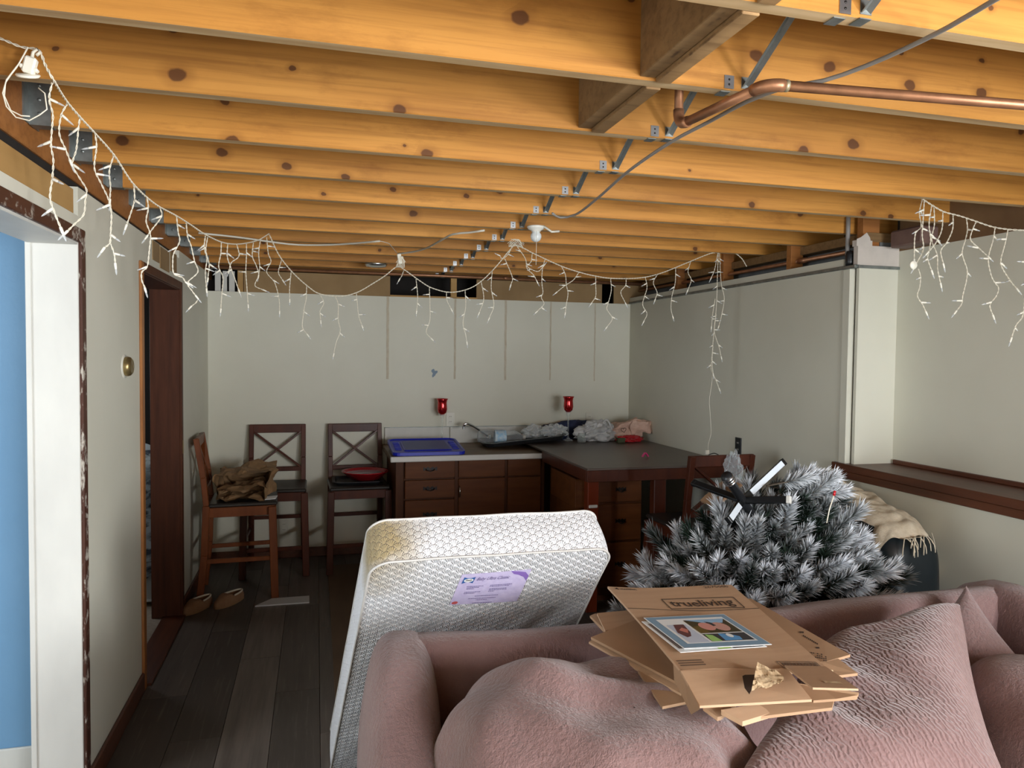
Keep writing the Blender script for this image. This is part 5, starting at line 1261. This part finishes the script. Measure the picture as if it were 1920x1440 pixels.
for k in range(2):
    y = 2.58+random.uniform(-.03, .12); m.tube(crom([(2.610, y, .83), (2.628, y-.005, .76), (2.630, y, .62), (2.626, y+.01, .52+random.uniform(0, .08))], .03), .0016, 5)
m.build('fringe', MT['cream'], t)['kind'] = 'stuff'
# clear wrap on the stool behind the tree
scrunch('clear_wrap', MT['clear'], tuple(at(1374, 885, Y=3.57)), (.045, .035, .095), .5, 3, 6, 'twisted clear plastic wrap hanging on the stool behind the tree', 'wrapper')

# ------------------------------------------------------------------ icicle light strings
bm_ = MB(); bm_.lathe([(.0001, 0), (.0032, .0005), (.0040, .004), (.0037, .016), (.0030, .021), (.0028, .022)], (0, 0, 0), 8); bm_.mi = 1
bm_.lathe([(.0027, .021), (.0029, .028), (.0024, .034), (.0010, .039), (.0001, .041)], (0, 0, 0), 7)
bulb_me = bm_.mesh('bulb', [MT['bulbsock'], MT['bulbtip']])
def twin(m, pts, r=.00135, off=.0016, pitch=.034):
    P = crom(pts, .0055); s = 0; A, B = [], []; up = Vector((0, 1, .2))
    for i, p in enumerate(P):
        if i: s += (P[i]-P[i-1]).length
        tg = (P[min(i+1, len(P)-1)]-P[max(i-1, 0)]).normalized(); a = tg.cross(up)
        if a.length < 1e-4: a = tg.orthogonal()
        a.normalize(); bb = tg.cross(a); an = s/pitch*2*math.pi; o_ = (a*math.cos(an)+bb*math.sin(an))*off
        A.append(p+o_); B.append(p-o_)
    m.tube(A, r, 4); m.tube(B, r, 4)
lrng = random.Random(21)
def light_string(label, main, depth, drops, nm='icicle_light_string', extra=None, wr=1.0, bscale=1.0):
    """main: photo points of the carrier wire; depth(x) gives its distance Y; drops hang from it"""
    mp3 = [at(x, y, Y=depth(x)) for x, y in main]
    t = thing(nm, tuple(mp3[len(mp3)//2]), label, 'string lights'); org = Vector(ORG[t.name])
    m = MB(); twin(m, mp3, .0017*wr, .0020*wr); m.build('carrier_wire', MT['bulbwire'], t)
    for dp in drops:
        Y = depth(dp[0][0])+lrng.uniform(-.012, .012); P = [at(x, y, Y=Y) for x, y in dp]
        m = MB(); twin(m, P, .0013*wr, .0015*wr); w_ = m.build('drop_wire', MT['bulbwire'], t)
        Q = crom(P, .012); L = 0; nxt = .03; side = lrng.choice((-1, 1))
        for i in range(1, len(Q)):
            L += (Q[i]-Q[i-1]).length
            if L > nxt and i < len(Q)-2:
                tg = (Q[i]-Q[i-1]).normalized(); sd = Vector((side*.9, lrng.uniform(-.5, .5), lrng.uniform(-.45, .35)))+tg*.3
                sharelink('bulb', bulb_me, w_, Q[i]-org, sd.normalized().to_track_quat('Z', 'Y'), bscale*lrng.uniform(.92, 1.08)); side = -side; nxt = L+lrng.uniform(.065, .10)
        tg = (Q[-1]-Q[-3]).normalized(); sharelink('bulb', bulb_me, w_, Q[-1]-org, tg.to_track_quat('Z', 'Y'), bscale)
    return t
dA = [(98, 155), (92, 185), (99, 215), (97, 245), (96, 275), (100, 300), (98, 335), (94, 370), (103, 400), (113, 425)]
A_main = [(-60, 52), (0, 72), (40, 88), (72, 94), (84, 120), (100, 150), (125, 190), (152, 222), (178, 250), (213, 290), (250, 345), (290, 382), (331, 405), (355, 420), (385, 440), (415, 454), (440, 458), (462, 456), (485, 450), (505, 438)]
A_drops = [dA,
 [(126, 195), (115, 215), (111, 250), (123, 280), (130, 298)],
 [(150, 218), (147, 240), (143, 280), (136, 308), (150, 335), (162, 355), (160, 375), (157, 402), (140, 420), (128, 432)],
 [(178, 250), (181, 275), (177, 315), (190, 345), (204, 375), (209, 400), (208, 430), (206, 456), (197, 463)],
 [(207, 456), (214, 475), (216, 492)],
 [(213, 292), (205, 320), (207, 350), (206, 372)],
 [(251, 348), (252, 375), (245, 400), (238, 420)],
 [(275, 368), (278, 390), (274, 415), (282, 440), (280, 470), (276, 500), (266, 510), (266, 525), (271, 538)],
 [(299, 388), (303, 405), (285, 430), (278, 440)],
 [(331, 405), (334, 435), (337, 452), (326, 475), (324, 490), (326, 513), (342, 520), (347, 528)],
 [(349, 418), (352, 445), (358, 460), (365, 490), (371, 510), (352, 530), (360, 545), (366, 553)],
 [(372, 560), (367, 568), (360, 573)],
 [(385, 442), (383, 465), (388, 485), (385, 510), (387, 540)],
 [(389, 445), (386, 470), (392, 495), (390, 520)],
 [(415, 455), (414, 475), (410, 500), (418, 520), (416, 550), (414, 578)],
 [(427, 457), (426, 480), (432, 500), (440, 522), (447, 542)],
 [(444, 458), (448, 480), (434, 492), (430, 505)],
 [(462, 457), (462, 480), (461, 510), (463, 540), (465, 570)],
 [(475, 455), (473, 480), (480, 497), (485, 515), (478, 535), (492, 543)],
 [(488, 450), (485, 475), (487, 500), (485, 515)],
 [(500, 445), (503, 475), (508, 490), (500, 510), (515, 530), (523, 560), (524, 582)]]
def depA(x):
    if x < 104: return 1.995
    tt = min(1, max(0, (x-90)/(505-90))); return 1/(1/2.0*(1-tt**.9)+1/4.0*tt**.9)
sA = light_string('icicle lights sagging along the left wall from the near joist hook', A_main, depA, A_drops, bscale=.92)
# the plug end with its coiled lead by the hook
org = Vector(ORG[sA.name])
c0 = at(72, 94, Y=1.985); m = MB(); m.tube(crom([at(x, y, Y=1.97) for x, y in ((52, 88), (35, 120), (12, 150), (5, 175), (12, 200), (30, 220), (55, 226), (75, 215), (88, 205), (84, 175), (72, 165))], .02), .0017, 5)
m.tube(crom([at(x, y, Y=1.975) for x, y in ((52, 90), (32, 125), (10, 155), (8, 180), (20, 207), (40, 217), (56, 218))], .02), .0017, 5); m.build('lead_wire', MT['bulbwire'], sA)
m = MB(); pA = at(60, 108, Y=1.975); pB = at(52, 138, Y=1.975); dd_ = (pB-pA); m.bar(pA, pB, .026, .020, up=(0, 1, 0), c=.004); m.bar(pA+dd_*.55, pA+dd_*.8, .040, .016, up=(0, 1, 0), c=.003)
m.lathe([(.0001, 0), (.024, .001), (.026, .004), (.023, .008), (.0001, .009)], pB, 20, (1, 0, 0), (0, .8, .4), (.0, .2, -.95)); m.build('plug', MT['bulbsock'], sA)
m = MB(); m.tube(crom([at(x, y, Y=1.98) for x, y in ((60, 108), (62, 98), (70, 92), (76, 98), (68, 104))], .008), .004, 6); m.build('knot', MT['bulbwire'], sA)
depB = lambda x: 4.08
B_main = [(505, 440), (523, 478), (548, 510), (575, 535), (600, 551), (640, 555), (670, 548), (700, 531), (722, 517), (745, 500), (760, 507), (785, 525), (810, 540), (845, 548), (880, 541), (905, 525), (930, 500), (948, 478), (965, 458)]
B_drops = [[(528, 487), (522, 510), (529, 524)], [(546, 508), (543, 540), (543, 560)], [(575, 535), (574, 560), (570, 580), (567, 612), (575, 626)], [(600, 552), (607, 568), (600, 583), (601, 600)],
 [(628, 555), (634, 570), (634, 600), (638, 620), (630, 643), (626, 662)], [(668, 548), (670, 570), (672, 590), (678, 609)], [(757, 507), (753, 518), (750, 522)], [(780, 523), (783, 555), (781, 582)],
 [(805, 538), (806, 570), (806, 600), (799, 622), (808, 634)], [(837, 547), (838, 563), (845, 578)], [(872, 543), (873, 575), (868, 605), (873, 628), (875, 640)], [(902, 527), (907, 560), (899, 585)],
 [(923, 507), (921, 540), (926, 572), (918, 595)], [(945, 482), (955, 505), (961, 522), (958, 533)], [(958, 468), (950, 480), (941, 485), (938, 480)]]
sB = light_string('icicle lights hanging in two scallops in front of the back wall', B_main, depB, B_drops, bscale=.95)
m = MB(); kc = at(751, 488, Y=4.07)
for k in range(7):
    a = k*.9; P = [kc+Vector((.028*math.cos(a+q3*1.3)*(1-.2*q3), .012*math.sin(a+q3), -.010+.030*math.sin(a*1.7+q3*1.6))) for q3 in range(5)]; m.tube(crom(P, .008), .0017, 5)
m.build('tangle', MT['bulbwire'], sB)
m = MB(); m.bar(kc+Vector((-.01, 0, .035)), kc+Vector((0, 0, -.02)), .022, .018, up=(0, 1, 0), c=.004); m.build('plug', MT['bulbsock'], sB)
C_main = [(965, 458), (985, 467), (1000, 475), (1050, 498), (1085, 510), (1118, 518), (1150, 522), (1200, 521), (1240, 512), (1290, 492), (1330, 476), (1350, 473), (1372, 472), (1390, 484), (1400, 500)]
C_drops = [[(968, 460), (985, 485), (988, 503), (1000, 515), (1006, 526)], [(998, 474), (996, 490), (989, 500), (1008, 509), (1018, 500)], [(1022, 486), (1017, 505), (1016, 530), (1018, 548), (1015, 558), (1020, 570), (1008, 583)],
 [(1052, 498), (1060, 515), (1062, 535), (1065, 550), (1062, 570), (1060, 585)], [(1086, 510), (1075, 525), (1060, 535), (1045, 547)], [(1117, 518), (1117, 535), (1117, 555), (1110, 567)],
 [(1145, 522), (1146, 545), (1140, 570), (1138, 580), (1148, 597), (1139, 612)], [(1174, 521), (1173, 535), (1164, 548), (1172, 567)], [(1210, 520), (1213, 540), (1205, 570), (1213, 588), (1208, 601)],
 [(1233, 514), (1225, 530), (1232, 548), (1229, 560)], [(1267, 502), (1266, 530), (1260, 555), (1258, 578), (1261, 592)], [(1295, 490), (1290, 510), (1296, 525), (1290, 543)],
 [(1347, 474), (1345, 520), (1344, 560), (1341, 600), (1337, 640), (1335, 680), (1337, 700)], [(1349, 474), (1352, 530), (1358, 560), (1352, 595), (1348, 610)], [(1346, 474), (1340, 505), (1334, 520)],
 [(1343, 590), (1339, 620), (1348, 650), (1352, 668)], [(1337, 650), (1333, 690), (1342, 712), (1348, 728)], [(1341, 560), (1336, 590), (1334, 612)]]
sC = light_string('icicle lights swagging from the ceiling bulb to the right wall', C_main, depB, C_drops, bscale=.95)
m = MB(); kc = at(967, 460, Y=4.06)
for k in range(9):
    a = k*.8; P = [kc+Vector((.05*math.cos(a+q3*1.2)*(1-.15*q3), .012*math.sin(a+q3), .012+.022*math.sin(a*1.9+q3*1.5))) for q3 in range(5)]; m.tube(crom(P, .008), .0016, 5)
m.build('tangle', MT['bulbwire'], sC)
m = MB(); m.tube(crom([at(x, y, Y=4.09) for x, y in ((1336, 700), (1334, 722), (1330, 750), (1331, 770), (1333, 800), (1333, 815), (1328, 832), (1328, 845))], .02), .0014, 5); m.build('tail_wire', MT['bulbwire'], sC)
m = MB(); pp_ = at(1326, 848, Y=4.09); m.box(pp_.x-.012, pp_.x+.012, pp_.y-.008, pp_.y+.008, pp_.z-.014, pp_.z+.014, .003); m.build('plug', MT['bulbsock'], sC)
m = MB(); m.tube(crom([at(x, y, Y=4.09) for x, y in ((1328, 853), (1340, 850), (1352, 856), (1360, 862))], .01), .003, 6); m.build('plug_lead', MT['blackplastic'], sC)
depD = lambda x: 2.47-(x-1728)*.0013
D_main = [(1728, 372), (1748, 385), (1770, 397), (1800, 405), (1830, 415), (1860, 425), (1890, 430), (1920, 432), (1960, 437), (2010, 440)]
D_drops = [[(1729, 375), (1724, 400), (1727, 425), (1716, 440), (1714, 485)], [(1733, 376), (1731, 410), (1729, 440), (1731, 468), (1716, 498)], [(1722, 504), (1726, 520), (1724, 540), (1720, 555), (1730, 572), (1735, 583)],
 [(1747, 385), (1742, 420), (1745, 450), (1741, 475), (1739, 485), (1746, 506)], [(1751, 387), (1752, 420), (1747, 450), (1757, 478), (1758, 505), (1763, 530)], [(1768, 396), (1766, 430), (1755, 455), (1741, 472)],
 [(1787, 402), (1786, 430), (1775, 455), (1764, 470), (1768, 493)], [(1812, 409), (1814, 430), (1810, 450), (1804, 475), (1813, 505), (1812, 525), (1805, 555), (1803, 570), (1794, 582)],
 [(1830, 416), (1822, 435), (1820, 450), (1835, 465), (1851, 480)], [(1866, 426), (1862, 450), (1853, 485), (1858, 515), (1865, 530), (1872, 540), (1868, 555), (1856, 572), (1861, 590)],
 [(1890, 430), (1885, 455), (1877, 485), (1878, 500), (1893, 525), (1905, 540)], [(1932, 434), (1926, 480), (1922, 540), (1918, 590), (1905, 610), (1897, 632)], [(1958, 437), (1950, 480), (1936, 500), (1925, 540)]]
sD = light_string('icicle lights hanging beside the near right wall', D_main, depD, D_drops, bscale=1.0)
m = MB(); m.lathe([(.0001, 0), (.016, .001), (.018, .004), (.016, .008), (.0001, .009)], at(1711, 497, Y=2.46), 18, (1, 0, 0), (0, 0, 1), (0, -1, 0)); m.build('plug_disc', MT['bulbsock'], sD)
